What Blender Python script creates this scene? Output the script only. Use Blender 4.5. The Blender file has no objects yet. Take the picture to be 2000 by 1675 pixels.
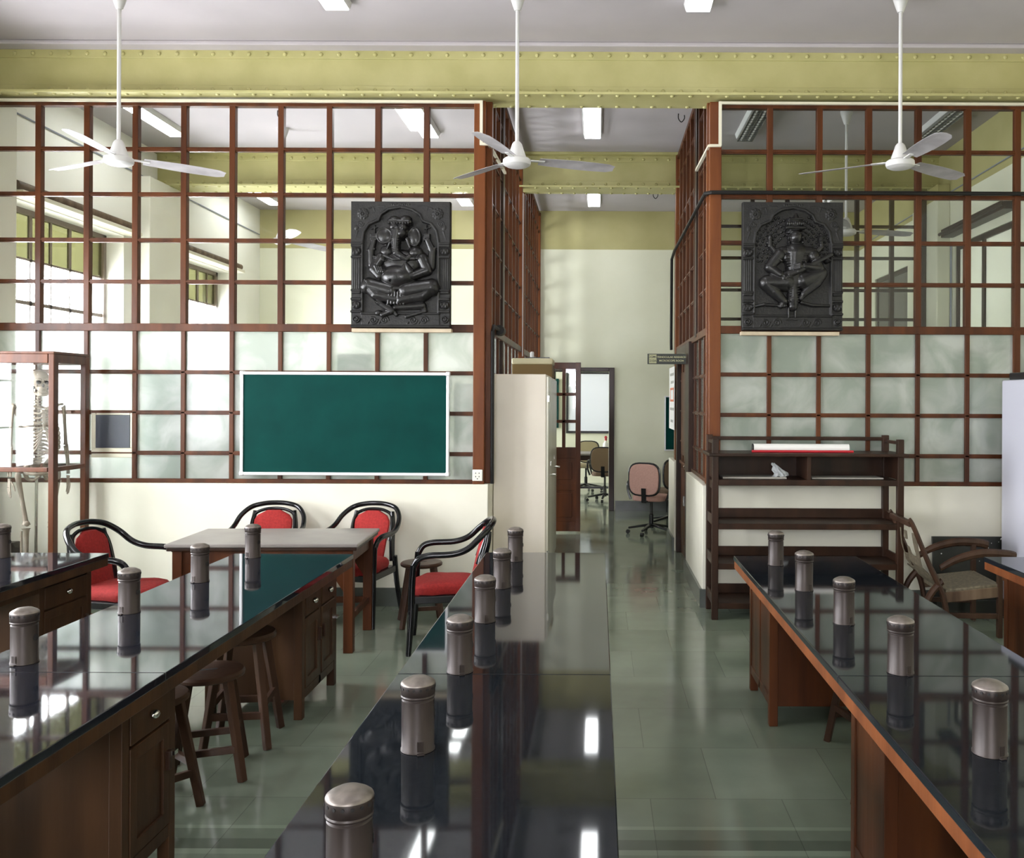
import bpy, bmesh, math, random
import numpy as np
from mathutils import Vector, Matrix
random.seed(7)
R = math.radians
C = bpy.context.scene.collection
SC = bpy.context.scene

# ------------------------------------------------------------------ camera
cam_d = bpy.data.cameras.new('camera')
cam = bpy.data.objects.new('camera', cam_d); C.objects.link(cam)
cam_d.sensor_width = 36.0
cam_d.lens = 1750 / 2000 * 36.0
cam_d.shift_x = -0.084
cam_d.shift_y = -0.02875
cam_d.clip_start = 0.05; cam_d.clip_end = 200
cam.matrix_world = Matrix.Translation((0, 0, 1.7)) @ Matrix.Rotation(R(90), 4, 'X') @ Matrix.Rotation(R(0.25), 4, 'Z')
SC.camera = cam
SC.view_settings.view_transform = 'Standard'
SC.view_settings.look = 'None'
SC.view_settings.gamma = 1.0
SC.view_settings.exposure = -0.26
SC.view_settings.use_curve_mapping = False
SC.cycles.transparent_max_bounces = 24

# ------------------------------------------------------------------ world: bright overcast sky
W = bpy.data.worlds.new('sky'); SC.world = W; W.use_nodes = True
bg = W.node_tree.nodes['Background']
bg.inputs[0].default_value = (0.93, 0.93, 1.0, 1); bg.inputs[1].default_value = 46.0

YBK = -3.2
WIN = [(-1.6, 0.3), (1.55, 3.45), (4.7, 6.6), (7.9, 9.81), (10.93, 12.68), (14.9, 17.3)]   # left wall windows (y ranges); last is unseen, added to brighten the far room
def portal(name, loc, rot, sx, sy):
    l = bpy.data.lights.new(name, 'AREA'); l.shape = 'RECTANGLE'; l.size = sx; l.size_y = sy
    l.cycles.is_portal = True
    o = bpy.data.objects.new(name, l); C.objects.link(o); o.location = loc; o.rotation_euler = rot
FILL_BWIN = [(-1.0, .5)]                                  # unseen window added behind the camera to brighten front faces (x range)
for a, b in FILL_BWIN: portal('window_daylight', ((a+b)/2, YBK-.32, 2.15), (R(-90), 0, R(180)), b-a, 1.5)
for i, (a, b) in enumerate(WIN):
    portal('window_daylight', (-5.62, (a+b)/2, 2.25), (0, R(-90), 0), 2.5, b-a)
LAMP = 20.0      # emission of a lit fluorescent diffuser

# ------------------------------------------------------------------ materials
def _mat(name):
    m = bpy.data.materials.new(name); m.use_nodes = True
    nt = m.node_tree
    return m, nt, nt.nodes['Principled BSDF']
def _c(c): return (c[0], c[1], c[2], 1.0)
def mat(name, col, rough=0.5, metal=0.0, col2=None, scale=6.0, stretch=(1, 1, 1), detail=4.0, bump=0.0, bscale=None,
        coat=0.0, ior=1.5, rvar=0.0, spec=None):
    m, nt, b = _mat(name)
    b.inputs['Roughness'].default_value = rough; b.inputs['Metallic'].default_value = metal
    b.inputs['IOR'].default_value = ior
    if coat: b.inputs['Coat Weight'].default_value = coat; b.inputs['Coat Roughness'].default_value = 0.12
    if spec is not None: b.inputs['Specular IOR Level'].default_value = spec
    b.inputs['Base Color'].default_value = _c(col)
    if col2 or bump or rvar:
        tc = nt.nodes.new('ShaderNodeTexCoord'); mp = nt.nodes.new('ShaderNodeMapping')
        mp.inputs['Scale'].default_value = stretch
        nt.links.new(tc.outputs['Object'], mp.inputs[0])
        n = nt.nodes.new('ShaderNodeTexNoise'); n.inputs['Scale'].default_value = scale; n.inputs['Detail'].default_value = detail
        nt.links.new(mp.outputs[0], n.inputs['Vector'])
        if col2:
            r = nt.nodes.new('ShaderNodeValToRGB')
            r.color_ramp.elements[0].position = 0.35; r.color_ramp.elements[1].position = 0.68
            r.color_ramp.elements[0].color = _c(col); r.color_ramp.elements[1].color = _c(col2)
            nt.links.new(n.outputs['Fac'], r.inputs[0]); nt.links.new(r.outputs[0], b.inputs['Base Color'])
        if rvar:
            mr = nt.nodes.new('ShaderNodeMapRange'); mr.inputs[3].default_value = rough; mr.inputs[4].default_value = rough + rvar
            mr.inputs[1].default_value = 0.35; mr.inputs[2].default_value = 0.7
            nt.links.new(n.outputs['Fac'], mr.inputs[0]); nt.links.new(mr.outputs[0], b.inputs['Roughness'])
        if bump:
            n2 = nt.nodes.new('ShaderNodeTexNoise'); n2.inputs['Scale'].default_value = bscale or scale * 4
            n2.inputs['Detail'].default_value = 3
            nt.links.new(mp.outputs[0], n2.inputs['Vector'])
            bp = nt.nodes.new('ShaderNodeBump'); bp.inputs['Strength'].default_value = bump; bp.inputs['Distance'].default_value = 0.01
            nt.links.new(n2.outputs['Fac'], bp.inputs['Height']); nt.links.new(bp.outputs[0], b.inputs['Normal'])
    return m

def wood(name, a, b, rough=0.35, coat=0.08, sc=9):
    return mat(name, a, rough, 0, b, sc, (1.0, 1.0, 0.12), 6, 0.12, 30, coat, spec=0.22)

M = {}
M['wood'] = wood('mahogany', (0.050, 0.0145, 0.0048), (0.105, 0.031, 0.0085), 0.42)
M['wood_post'] = wood('reddish_post_wood', (0.110, 0.030, 0.008), (0.180, 0.055, 0.013), 0.42)
M['wood_dark'] = wood('dark_stained_wood', (0.018, 0.008, 0.0045), (0.040, 0.017, 0.009), 0.42)
M['wood_bench'] = wood('bench_wood', (0.030, 0.0135, 0.006), (0.062, 0.028, 0.011), 0.45, 0.05)
M['wood_rim'] = wood('bench_rim_wood', (0.13, 0.038, 0.012), (0.21, 0.065, 0.020), 0.45, 0.15)
M['wood_old'] = wood('worn_grey_wood', (0.075, 0.045, 0.028), (0.19, 0.13, 0.085), 0.55, 0.0)
M['wood_stool'] = wood('stool_wood', (0.032, 0.015, 0.009), (0.066, 0.033, 0.019), 0.42, 0.1)
M['table_top'] = mat('grey_laminate', (0.17, 0.15, 0.14), 0.30, 0, (0.22, 0.20, 0.185), 5, coat=0.2)
M['cane'] = mat('cane_seat', (0.10, 0.082, 0.052), 0.6, 0, (0.18, 0.15, 0.10), 40)
M['beam'] = mat('beam_paint', (0.43, 0.40, 0.165), 0.5, 0, (0.50, 0.465, 0.21), 3, bump=0.08, bscale=25)
M['ceiling'] = mat('ceiling_paint', (0.47, 0.435, 0.45), 0.8, 0, (0.52, 0.48, 0.495), 1.5)
M['lowwall'] = mat('white_wall_paint', (0.70, 0.68, 0.57), 0.55, 0, (0.76, 0.74, 0.63), 2.2, bump=0.05)
M['leftwall'] = mat('glare_whitened_wall', (0.86, 0.85, 0.76), 0.7, 0, (0.90, 0.89, 0.81), 2)  # cream wall coloured whiter to imitate blown-out daylight and flare
M['skirting'] = mat('dark_stone_skirting', (0.075, 0.085, 0.075), 0.25, 0, (0.10, 0.11, 0.10), 6)
M['cream'] = mat('cream_conduit', (0.72, 0.68, 0.54), 0.45)
M['black'] = mat('black_plastic', (0.012, 0.012, 0.013), 0.25)
M['blackgloss'] = mat('black_lacquer', (0.005, 0.005, 0.006), 0.16, spec=.4)
M['blackpipe'] = mat('black_pipe', (0.012, 0.011, 0.010), 0.5, spec=.25)
M['red'] = mat('red_fabric', (0.24, 0.009, 0.008), 0.9, 0, (0.32, 0.015, 0.012), 60, bump=0.2, bscale=150)
M['white'] = mat('white_enamel', (0.80, 0.80, 0.80), 0.3)
M['fanwhite'] = mat('fan_enamel', (0.64, 0.63, 0.62), 0.35)
M['fanblade'] = mat('dusty_blade', (0.34, 0.32, 0.33), 0.5, 0, (0.46, 0.44, 0.45), 8)
M['alu'] = mat('aluminium', (0.78, 0.78, 0.80), 0.35, 0.6)
M['steel'] = mat('chrome', (0.7, 0.7, 0.68), 0.2, 1.0)
M['can'] = mat('oxidised_metal', (0.023, 0.016, 0.014), 0.36, 0.38, (0.045, 0.033, 0.029), 14, (1, 1, .25), rvar=0.15)
M['cantop'] = mat('worn_metal_lid', (0.15, 0.13, 0.115), 0.36, 0.7, (0.28, 0.245, 0.22), 22, rvar=0.2)
M['bronze'] = mat('black_resin', (0.008, 0.0075, 0.0075), 0.30, 0.0, (0.016, 0.015, 0.015), 25, bump=0.15, bscale=60, coat=0.1, spec=.4)
M['bronze_panel'] = mat('black_resin_matt', (0.014, 0.0135, 0.0135), 0.45, 0.0, (0.022, 0.021, 0.020), 18, bump=0.25, bscale=70, spec=.3)
M['green_board'] = mat('green_board', (0.001, 0.036, 0.031), 0.65, 0, (0.0015, 0.046, 0.039), 4, spec=.08)
M['almirah'] = mat('cream_steel', (0.76, 0.69, 0.59), 0.42, 0, (0.82, 0.75, 0.65), 2.5, bump=0.04, bscale=14)
M['almirah_door'] = mat('cream_steel_door', (0.62, 0.60, 0.50), 0.22)
M['lid'] = mat('cream_lid', (0.78, 0.72, 0.48), 0.5)
M['cardboard'] = mat('brown_card', (0.23, 0.15, 0.055), 0.7)
M['bone'] = mat('bone_plastic', (0.27, 0.225, 0.175), 0.55, 0, (0.36, 0.30, 0.24), 20)
M['dark'] = mat('dark_hole', (0.01, 0.009, 0.009), 0.8)
M['fridge'] = mat('lilac_white_enamel', (0.60, 0.60, 0.68), 0.35)
M['pink'] = mat('pink_fabric', (0.40, 0.23, 0.19), 0.85, 0, (0.46, 0.27, 0.22), 50)
M['brownfab'] = mat('brown_fabric', (0.17, 0.115, 0.07), 0.85)
M['olivefab'] = mat('olive_fabric', (0.26, 0.22, 0.12), 0.85)
M['paper'] = mat('white_paper', (0.82, 0.82, 0.80), 0.6)
M['redplastic'] = mat('red_rod', (0.45, 0.02, 0.03), 0.35)
M['ink'] = mat('grey_ink', (0.35, 0.35, 0.33), 0.6)
M['redink'] = mat('orange_red_ink', (0.70, 0.20, 0.10), 0.6)
M['signdark'] = mat('dark_green_sign', (0.018, 0.024, 0.014), 0.4)
M['signcream'] = mat('cream_sign_plate', (0.62, 0.62, 0.36), 0.5)
M['greymetal'] = mat('grey_metal', (0.25, 0.27, 0.33), 0.4)
M['slate'] = mat('slate_panel', (0.055, 0.062, 0.085), 0.5)
M['bluebox'] = mat('blue_plastic', (0.10, 0.20, 0.36), 0.5)
M['greybox'] = mat('grey_card', (0.38, 0.36, 0.32), 0.7)
M['blackboard'] = mat('black_painted_board', (0.012, 0.013, 0.010), 0.35)
M['pinkliquid'] = mat('pink_liquid', (0.75, 0.06, 0.25), 0.2)
M['stick'] = mat('bamboo', (0.42, 0.30, 0.13), 0.5)
M['plug'] = mat('white_plastic', (0.78, 0.76, 0.68), 0.35)
M['winbar'] = mat('window_bar_paint', (0.21, 0.165, 0.135), 0.6)
M['shutter'] = mat('grey_shutter', (0.13, 0.12, 0.10), 0.5)
M['reveal'] = mat('whiteboard_surface', (0.80, 0.84, 0.90), 0.25)
M['louver'] = mat('mirror_louver', (0.55, 0.56, 0.55), 0.25, 0.9)
M['white_drop'] = mat('white_paint_splash', (0.8, 0.8, 0.78), 0.5)

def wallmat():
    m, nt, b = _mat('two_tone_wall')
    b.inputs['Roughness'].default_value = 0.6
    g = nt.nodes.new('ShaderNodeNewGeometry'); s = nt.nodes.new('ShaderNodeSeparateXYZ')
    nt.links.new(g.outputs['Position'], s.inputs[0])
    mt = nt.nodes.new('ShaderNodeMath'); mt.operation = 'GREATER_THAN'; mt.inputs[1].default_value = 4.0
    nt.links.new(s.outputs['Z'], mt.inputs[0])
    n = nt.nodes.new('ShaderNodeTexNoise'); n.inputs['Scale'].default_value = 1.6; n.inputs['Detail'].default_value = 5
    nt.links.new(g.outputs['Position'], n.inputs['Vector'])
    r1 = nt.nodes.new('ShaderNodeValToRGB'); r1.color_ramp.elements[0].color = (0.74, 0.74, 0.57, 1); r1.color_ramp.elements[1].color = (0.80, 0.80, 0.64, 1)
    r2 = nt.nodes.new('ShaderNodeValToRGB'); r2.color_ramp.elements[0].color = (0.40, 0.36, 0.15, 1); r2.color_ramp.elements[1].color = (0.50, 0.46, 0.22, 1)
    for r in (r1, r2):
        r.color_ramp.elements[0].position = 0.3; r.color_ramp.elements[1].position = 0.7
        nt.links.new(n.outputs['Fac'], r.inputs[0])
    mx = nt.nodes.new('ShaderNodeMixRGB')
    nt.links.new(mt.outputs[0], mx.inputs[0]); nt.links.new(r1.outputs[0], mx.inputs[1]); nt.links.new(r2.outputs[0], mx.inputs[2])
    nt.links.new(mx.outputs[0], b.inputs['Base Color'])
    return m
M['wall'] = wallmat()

def floormat():
    m, nt, b = _mat('green_grey_stone_floor')
    g = nt.nodes.new('ShaderNodeNewGeometry')
    mp = nt.nodes.new('ShaderNodeMapping'); mp.inputs['Location'].default_value = (0.05, 0.1, 0)
    nt.links.new(g.outputs['Position'], mp.inputs[0])
    br = nt.nodes.new('ShaderNodeTexBrick'); br.offset = 0.5; br.squash = 1.0
    br.inputs['Scale'].default_value = 1.0; br.inputs['Brick Width'].default_value = 0.56; br.inputs['Row Height'].default_value = 0.56
    br.inputs['Mortar Size'].default_value = 0.002; br.inputs['Mortar Smooth'].default_value = 0.3; br.inputs['Bias'].default_value = 0.0
    br.inputs['Color1'].default_value = (0.150, 0.182, 0.136, 1); br.inputs['Color2'].default_value = (0.180, 0.214, 0.162, 1)
    br.inputs['Mortar'].default_value = (0.11, 0.13, 0.10, 1)
    nt.links.new(mp.outputs[0], br.inputs['Vector'])
    n = nt.nodes.new('ShaderNodeTexNoise'); n.inputs['Scale'].default_value = 2.2; n.inputs['Detail'].default_value = 6
    nt.links.new(g.outputs['Position'], n.inputs['Vector'])
    mx = nt.nodes.new('ShaderNodeMixRGB'); mx.blend_type = 'OVERLAY'; mx.inputs[0].default_value = 0.35
    nt.links.new(br.outputs['Color'], mx.inputs[1]); nt.links.new(n.outputs['Fac'], mx.inputs[2])
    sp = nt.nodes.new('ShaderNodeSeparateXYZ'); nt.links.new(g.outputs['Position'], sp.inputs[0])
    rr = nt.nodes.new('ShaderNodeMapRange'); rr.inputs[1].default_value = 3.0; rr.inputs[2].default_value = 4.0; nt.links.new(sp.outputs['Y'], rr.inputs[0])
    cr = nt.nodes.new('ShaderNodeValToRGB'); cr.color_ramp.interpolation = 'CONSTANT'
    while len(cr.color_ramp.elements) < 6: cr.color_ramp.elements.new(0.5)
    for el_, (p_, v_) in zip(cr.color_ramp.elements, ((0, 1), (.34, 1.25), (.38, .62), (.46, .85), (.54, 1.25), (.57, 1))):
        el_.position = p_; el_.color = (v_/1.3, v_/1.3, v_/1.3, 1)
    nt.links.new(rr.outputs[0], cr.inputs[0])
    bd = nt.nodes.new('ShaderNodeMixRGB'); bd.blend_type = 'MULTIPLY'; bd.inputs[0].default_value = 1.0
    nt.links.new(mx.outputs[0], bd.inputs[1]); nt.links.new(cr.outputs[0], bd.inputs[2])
    g13 = nt.nodes.new('ShaderNodeVectorMath'); g13.operation = 'SCALE'; g13.inputs[3].default_value = 1.3
    nt.links.new(bd.outputs[0], g13.inputs[0]); nt.links.new(g13.outputs[0], b.inputs['Base Color'])
    mr = nt.nodes.new('ShaderNodeMapRange'); mr.inputs[1].default_value = .3; mr.inputs[2].default_value = .7
    mr.inputs[3].default_value = 0.08; mr.inputs[4].default_value = 0.17
    nt.links.new(n.outputs['Fac'], mr.inputs[0]); nt.links.new(mr.outputs[0], b.inputs['Roughness'])
    b.inputs['IOR'].default_value = 1.55
    return m
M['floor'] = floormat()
M['granite_left'] = mat('black_granite_boosted_reflection', (0.008, 0.009, 0.014), 0.04, 0, (0.013, 0.015, 0.021), 90, ior=1.68)  # same granite, reflectivity raised so the left benches mirror the windows more brightly
M['ledge'] = mat('pale_unpainted_wood', (0.50, 0.40, 0.28), 0.6, 0, (0.60, 0.50, 0.36), 10)
M['granite'] = mat('black_granite', (0.007, 0.009, 0.012), 0.045, 0, (0.012, 0.015, 0.019), 90, ior=1.39)

def glassmat(name, tint=(0.97, 0.98, 0.97)):
    m, nt, b = _mat(name); nt.nodes.remove(b)
    out = nt.nodes['Material Output']
    t = nt.nodes.new('ShaderNodeBsdfTransparent'); t.inputs[0].default_value = _c(tint)
    g = nt.nodes.new('ShaderNodeBsdfGlossy'); g.inputs['Roughness'].default_value = 0.03
    lw = nt.nodes.new('ShaderNodeLayerWeight'); lw.inputs[0].default_value = 0.5
    pw = nt.nodes.new('ShaderNodeMath'); pw.operation = 'POWER'; pw.inputs[1].default_value = 4.0
    nt.links.new(lw.outputs['Facing'], pw.inputs[0])
    f = nt.nodes.new('ShaderNodeMapRange'); f.inputs[3].default_value = 0.025; f.inputs[4].default_value = 0.6
    nt.links.new(pw.outputs[0], f.inputs[0])
    mx = nt.nodes.new('ShaderNodeMixShader')
    nt.links.new(f.outputs[0], mx.inputs[0]); nt.links.new(t.outputs[0], mx.inputs[1]); nt.links.new(g.outputs[0], mx.inputs[2])
    nt.links.new(mx.outputs[0], out.inputs[0])
    return m
M['glass'] = glassmat('clear_glass')
M['outside_tint_glass'] = glassmat('glass_tinted_as_outside_light', (0.125, 0.125, 0.078))  # tint stands in for yellow-green light from outside the upper panes
def frosted():
    m, nt, b = _mat('frosted_glass'); nt.nodes.remove(b)
    out = nt.nodes['Material Output']
    g = nt.nodes.new('ShaderNodeNewGeometry')
    n = nt.nodes.new('ShaderNodeTexNoise'); n.inputs['Scale'].default_value = 3.4; n.inputs['Detail'].default_value = 6; n.inputs['Distortion'].default_value = 0.8
    nt.links.new(g.outputs['Position'], n.inputs['Vector'])
    r = nt.nodes.new('ShaderNodeValToRGB'); r.color_ramp.elements[0].color = (0.72, 0.78, 0.72, 1); r.color_ramp.elements[1].color = (0.92, 0.95, 0.92, 1)
    r.color_ramp.elements[0].position = .35; r.color_ramp.elements[1].position = .65
    nt.links.new(n.outputs['Fac'], r.inputs[0])
    tl = nt.nodes.new('ShaderNodeBsdfTranslucent'); nt.links.new(r.outputs[0], tl.inputs[0])
    rf = nt.nodes.new('ShaderNodeBsdfRefraction'); rf.inputs['Roughness'].default_value = 0.16; rf.inputs['IOR'].default_value = 1.35
    rf.inputs[0].default_value = (0.95, 0.98, 0.96, 1)
    df = nt.nodes.new('ShaderNodeBsdfDiffuse')
    r2 = nt.nodes.new('ShaderNodeValToRGB'); r2.color_ramp.elements[0].color = (0.52, 0.59, 0.52, 1); r2.color_ramp.elements[1].color = (0.92, 0.95, 0.90, 1)
    r2.color_ramp.elements[0].position = .38; r2.color_ramp.elements[1].position = .66
    nt.links.new(n.outputs['Fac'], r2.inputs[0]); nt.links.new(r2.outputs[0], df.inputs[0])
    gl = nt.nodes.new('ShaderNodeBsdfGlossy'); gl.inputs['Roughness'].default_value = 0.15
    tp = nt.nodes.new('ShaderNodeBsdfTransparent'); tp.inputs[0].default_value = (0.9, 0.93, 0.9, 1)
    m1 = nt.nodes.new('ShaderNodeMixShader'); m1.inputs[0].default_value = 0.52
    nt.links.new(tl.outputs[0], m1.inputs[1]); nt.links.new(rf.outputs[0], m1.inputs[2])
    m2 = nt.nodes.new('ShaderNodeMixShader'); m2.inputs[0].default_value = 0.30
    nt.links.new(m1.outputs[0], m2.inputs[1]); nt.links.new(df.outputs[0], m2.inputs[2])
    m3 = nt.nodes.new('ShaderNodeMixShader'); m3.inputs[0].default_value = 0.05
    nt.links.new(m2.outputs[0], m3.inputs[1]); nt.links.new(gl.outputs[0], m3.inputs[2])
    nt.links.new(m3.outputs[0], out.inputs[0])
    return m
M['frosted'] = frosted()
def blend(name, other, fac, col):
    m = M[other].copy(); m.name = name; nt = m.node_tree; out = nt.nodes['Material Output']; src = out.inputs[0].links[0].from_socket
    t = nt.nodes.new('ShaderNodeBsdfTransparent'); t.inputs[0].default_value = _c(col)
    mx = nt.nodes.new('ShaderNodeMixShader'); mx.inputs[0].default_value = fac
    nt.links.new(src, mx.inputs[1]); nt.links.new(t.outputs[0], mx.inputs[2]); nt.links.new(mx.outputs[0], out.inputs[0]); return m
M['halffrost'] = blend('lightly_etched_glass', 'frosted', .72, (.97, .98, .96))
def curtain():
    m, nt, b = _mat('pale_curtain_cloth'); nt.nodes.remove(b)
    d = nt.nodes.new('ShaderNodeBsdfDiffuse'); d.inputs[0].default_value = (.62, .62, .56, 1)
    t = nt.nodes.new('ShaderNodeBsdfTranslucent'); t.inputs[0].default_value = (.075, .078, .066, 1)
    a = nt.nodes.new('ShaderNodeAddShader'); nt.links.new(d.outputs[0], a.inputs[0]); nt.links.new(t.outputs[0], a.inputs[1])
    nt.links.new(a.outputs[0], nt.nodes['Material Output'].inputs[0]); return m
M['curtain'] = curtain()
def emis(name, col, s):
    m, nt, b = _mat(name)
    b.inputs['Base Color'].default_value = (0.8, 0.8, 0.8, 1)
    b.inputs['Emission Color'].default_value = _c(col); b.inputs['Emission Strength'].default_value = s
    return m
M['lamp'] = emis('lit_diffuser', (0.96, 0.98, 1.0), LAMP)
def plasticbag():
    m, nt, b = _mat('clear_crumpled_plastic')
    b.inputs['Base Color'].default_value = (0.75, 0.78, 0.80, 1); b.inputs['Roughness'].default_value = 0.2
    b.inputs['Transmission Weight'].default_value = 0.5; b.inputs['IOR'].default_value = 1.3
    return m
M['bag'] = plasticbag()

# ------------------------------------------------------------------ geometry helpers
class MB:
    def __init__(s): s.bm = bmesh.new(); s.mi = 0
    def _set(s, faces):
        if s.mi:
            for f in faces: f.material_index = s.mi
    def box(s, x0, x1, y0, y1, z0, z1, mx=None):
        vs = [s.bm.verts.new(p) for p in ((x0, y0, z0), (x1, y0, z0), (x1, y1, z0), (x0, y1, z0), (x0, y0, z1), (x1, y0, z1), (x1, y1, z1), (x0, y1, z1))]
        if mx is not None:
            for v in vs: v.co = mx @ v.co
        fs = [s.bm.faces.new([vs[i] for i in q]) for q in ((3, 2, 1, 0), (4, 5, 6, 7), (0, 1, 5, 4), (1, 2, 6, 5), (2, 3, 7, 6), (3, 0, 4, 7))]
        s._set(fs); return s
    def bar(s, p, q, w, d, up=(0, 0, 1), w2=None, d2=None):
        p = Vector(p); q = Vector(q); t = (q - p).normalized(); up = Vector(up)
        if abs(t.dot(up)) > 0.98: up = Vector((0, 1, 0))
        a = t.cross(up).normalized(); b = a.cross(t).normalized()
        w2 = w2 or w; d2 = d2 or d; vs = []
        for c, ww, dd in ((p, w, d), (q, w2, d2)):
            for sx, sy in ((-1, -1), (1, -1), (1, 1), (-1, 1)):
                vs.append(s.bm.verts.new(c + a * ww / 2 * sx + b * dd / 2 * sy))
        fs = [s.bm.faces.new([vs[i] for i in f]) for f in ((0, 1, 2, 3), (7, 6, 5, 4), (0, 4, 5, 1), (1, 5, 6, 2), (2, 6, 7, 3), (3, 7, 4, 0))]
        s._set(fs); return s
    def tube(s, pts, r, n=10, smooth=True, sub=5, flat=1.0, closed=False, up=(0, 0, 1)):
        pts = [Vector(p) for p in pts]
        rs = list(r) if isinstance(r, (list, tuple)) else [r] * len(pts)
        if smooth and len(pts) > 2:
            P = []; RR = []; m = len(pts)
            rng = range(m) if closed else range(m - 1)
            for i in rng:
                g = (lambda k: pts[k % m]) if closed else (lambda k: pts[min(max(k, 0), m - 1)])
                p0, p1, p2, p3 = g(i - 1), g(i), g(i + 1), g(i + 2)
                for k in range(sub):
                    t = k / sub
                    P.append(0.5 * ((2 * p1) + (p2 - p0) * t + (2 * p0 - 5 * p1 + 4 * p2 - p3) * t * t + (3 * p1 - p0 - 3 * p2 + p3) * t ** 3))
                    RR.append(rs[i % m] * (1 - t) + rs[(i + 1) % m] * t)
            if not closed: P.append(pts[-1]); RR.append(rs[-1])
            pts, rs = P, RR
        rings = []; N = len(pts); pa = None
        for i, p in enumerate(pts):
            if closed: t = pts[(i + 1) % N] - pts[i - 1]
            else: t = pts[min(i + 1, N - 1)] - pts[max(i - 1, 0)]
            if t.length < 1e-9: t = Vector((0, 0, 1))
            t.normalize()
            if pa is None:
                u = Vector(up)
                if abs(t.dot(u)) > 0.95: u = Vector((0, 1, 0)) if abs(t.y) < .9 else Vector((1, 0, 0))
                a = t.cross(u).normalized()
            else:
                a = (pa - t * pa.dot(t)).normalized()
            pa = a; b = a.cross(t).normalized()
            rings.append([s.bm.verts.new(p + (a * math.cos(2 * math.pi * k / n) + b * math.sin(2 * math.pi * k / n) * flat) * rs[i]) for k in range(n)])
        fs = []
        for i in range(N if closed else N - 1):
            A = rings[i]; B = rings[(i + 1) % N]
            for k in range(n): fs.append(s.bm.faces.new((A[k], A[(k + 1) % n], B[(k + 1) % n], B[k])))
        if not closed:
            fs.append(s.bm.faces.new(list(reversed(rings[0])))); fs.append(s.bm.faces.new(rings[-1]))
        s._set(fs); return s
    def lathe(s, prof, cx=0, cy=0, n=24, mx=None):
        rings = []; fs = []
        for r, z in prof:
            if r < 1e-6: rings.append([s.bm.verts.new((cx, cy, z))])
            else: rings.append([s.bm.verts.new((cx + r * math.cos(2 * math.pi * k / n), cy + r * math.sin(2 * math.pi * k / n), z)) for k in range(n)])
        for A, B in zip(rings, rings[1:]):
            for k in range(n):
                a0 = A[k % len(A)]; a1 = A[(k + 1) % len(A)]; b0 = B[k % len(B)]; b1 = B[(k + 1) % len(B)]
                vs = []
                for v in (a0, a1, b1, b0):
                    if v not in vs: vs.append(v)
                if len(vs) >= 3: fs.append(s.bm.faces.new(vs))
        for g in (rings[0], rings[-1]):
            if len(g) > 2: fs.append(s.bm.faces.new(g))
        if mx is not None:
            for g in rings:
                for v in g: v.co = mx @ v.co
        s._set(fs); return s
    def ell(s, c, r, n=16, m=10, mx=None):
        c = Vector(c); r = r if hasattr(r, '__len__') else (r, r, r)
        prof = [(math.sin(math.pi * i / m), -math.cos(math.pi * i / m)) for i in range(m + 1)]
        T = Matrix.Translation(c) @ (mx if mx is not None else Matrix.Identity(4)) @ Matrix.Diagonal((r[0], r[1], r[2], 1))
        prof[0] = (0, -1); prof[-1] = (0, 1)
        s.lathe(prof, 0, 0, n, T); return s
    def poly(s, pts, y0, y1, axis='y'):
        def mk(a, b, t): return (a, t, b) if axis == 'y' else ((t, a, b) if axis == 'x' else (a, b, t))
        A = [s.bm.verts.new(mk(a, b, y0)) for a, b in pts]; B = [s.bm.verts.new(mk(a, b, y1)) for a, b in pts]
        n = len(pts); fs = [s.bm.faces.new(A), s.bm.faces.new(list(reversed(B)))]
        for i in range(n): fs.append(s.bm.faces.new((A[i], B[i], B[(i + 1) % n], A[(i + 1) % n])))
        s._set(fs); return s
    def build(s, name, mats, parent=None, smooth=False, bevel=0.0, loc=None, rz=None, angle=35, seg=2):
        bmesh.ops.recalc_face_normals(s.bm, faces=s.bm.faces[:])
        me = bpy.data.meshes.new(name); s.bm.to_mesh(me); s.bm.free()
        for m in (mats if isinstance(mats, (list, tuple)) else [mats]): me.materials.append(M[m] if isinstance(m, str) else m)
        if smooth:
            me.shade_smooth()
            if angle < 170: me.set_sharp_from_angle(angle=R(angle))
        o = bpy.data.objects.new(name, me); C.objects.link(o)
        if parent is not None: o.parent = parent
        if loc is not None: o.location = loc
        if rz is not None: o.rotation_euler.z = rz
        if bevel:
            b = o.modifiers.new('edge', 'BEVEL'); b.width = bevel; b.segments = seg; b.limit_method = 'ANGLE'; b.angle_limit = R(40)
        return o

def empty(name, loc=(0, 0, 0), rz=0.0):
    o = bpy.data.objects.new(name, None); C.objects.link(o); o.location = loc; o.rotation_euler = (0, 0, rz)
    o.empty_display_size = 0.05
    return o
def tag(o, label, cat, group=None, kind=None):
    o['label'] = label; o['category'] = cat
    if group: o['group'] = group
    if kind: o['kind'] = kind
    return o
def struct(o, label=None):
    o['kind'] = 'structure'
    if label: o['label'] = label
    return o
def dup(root, loc, rz=0.0, label=None, group=None):
    r = root.copy(); C.objects.link(r); r.location = loc; r.rotation_euler = (0, 0, rz)
    if label: r['label'] = label
    if group: r['group'] = group
    for ch in list(root.children):
        c = ch.copy(); C.objects.link(c); c.parent = r
        for g in list(ch.children):
            d = g.copy(); C.objects.link(d); d.parent = c
    return r
def bx(*a): return MB().box(*a)

# ------------------------------------------------------------------ room shell
XL, XR, YB, YF, ZC = -5.2, 4.0, -3.2, 13.75, 4.59
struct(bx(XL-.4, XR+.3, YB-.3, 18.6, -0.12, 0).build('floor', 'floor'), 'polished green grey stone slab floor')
struct(bx(XL-.4, XR+.3, YB-.3, 18.6, ZC, ZC+.15).build('ceiling', 'ceiling'), 'pale lilac grey plaster ceiling')

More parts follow.
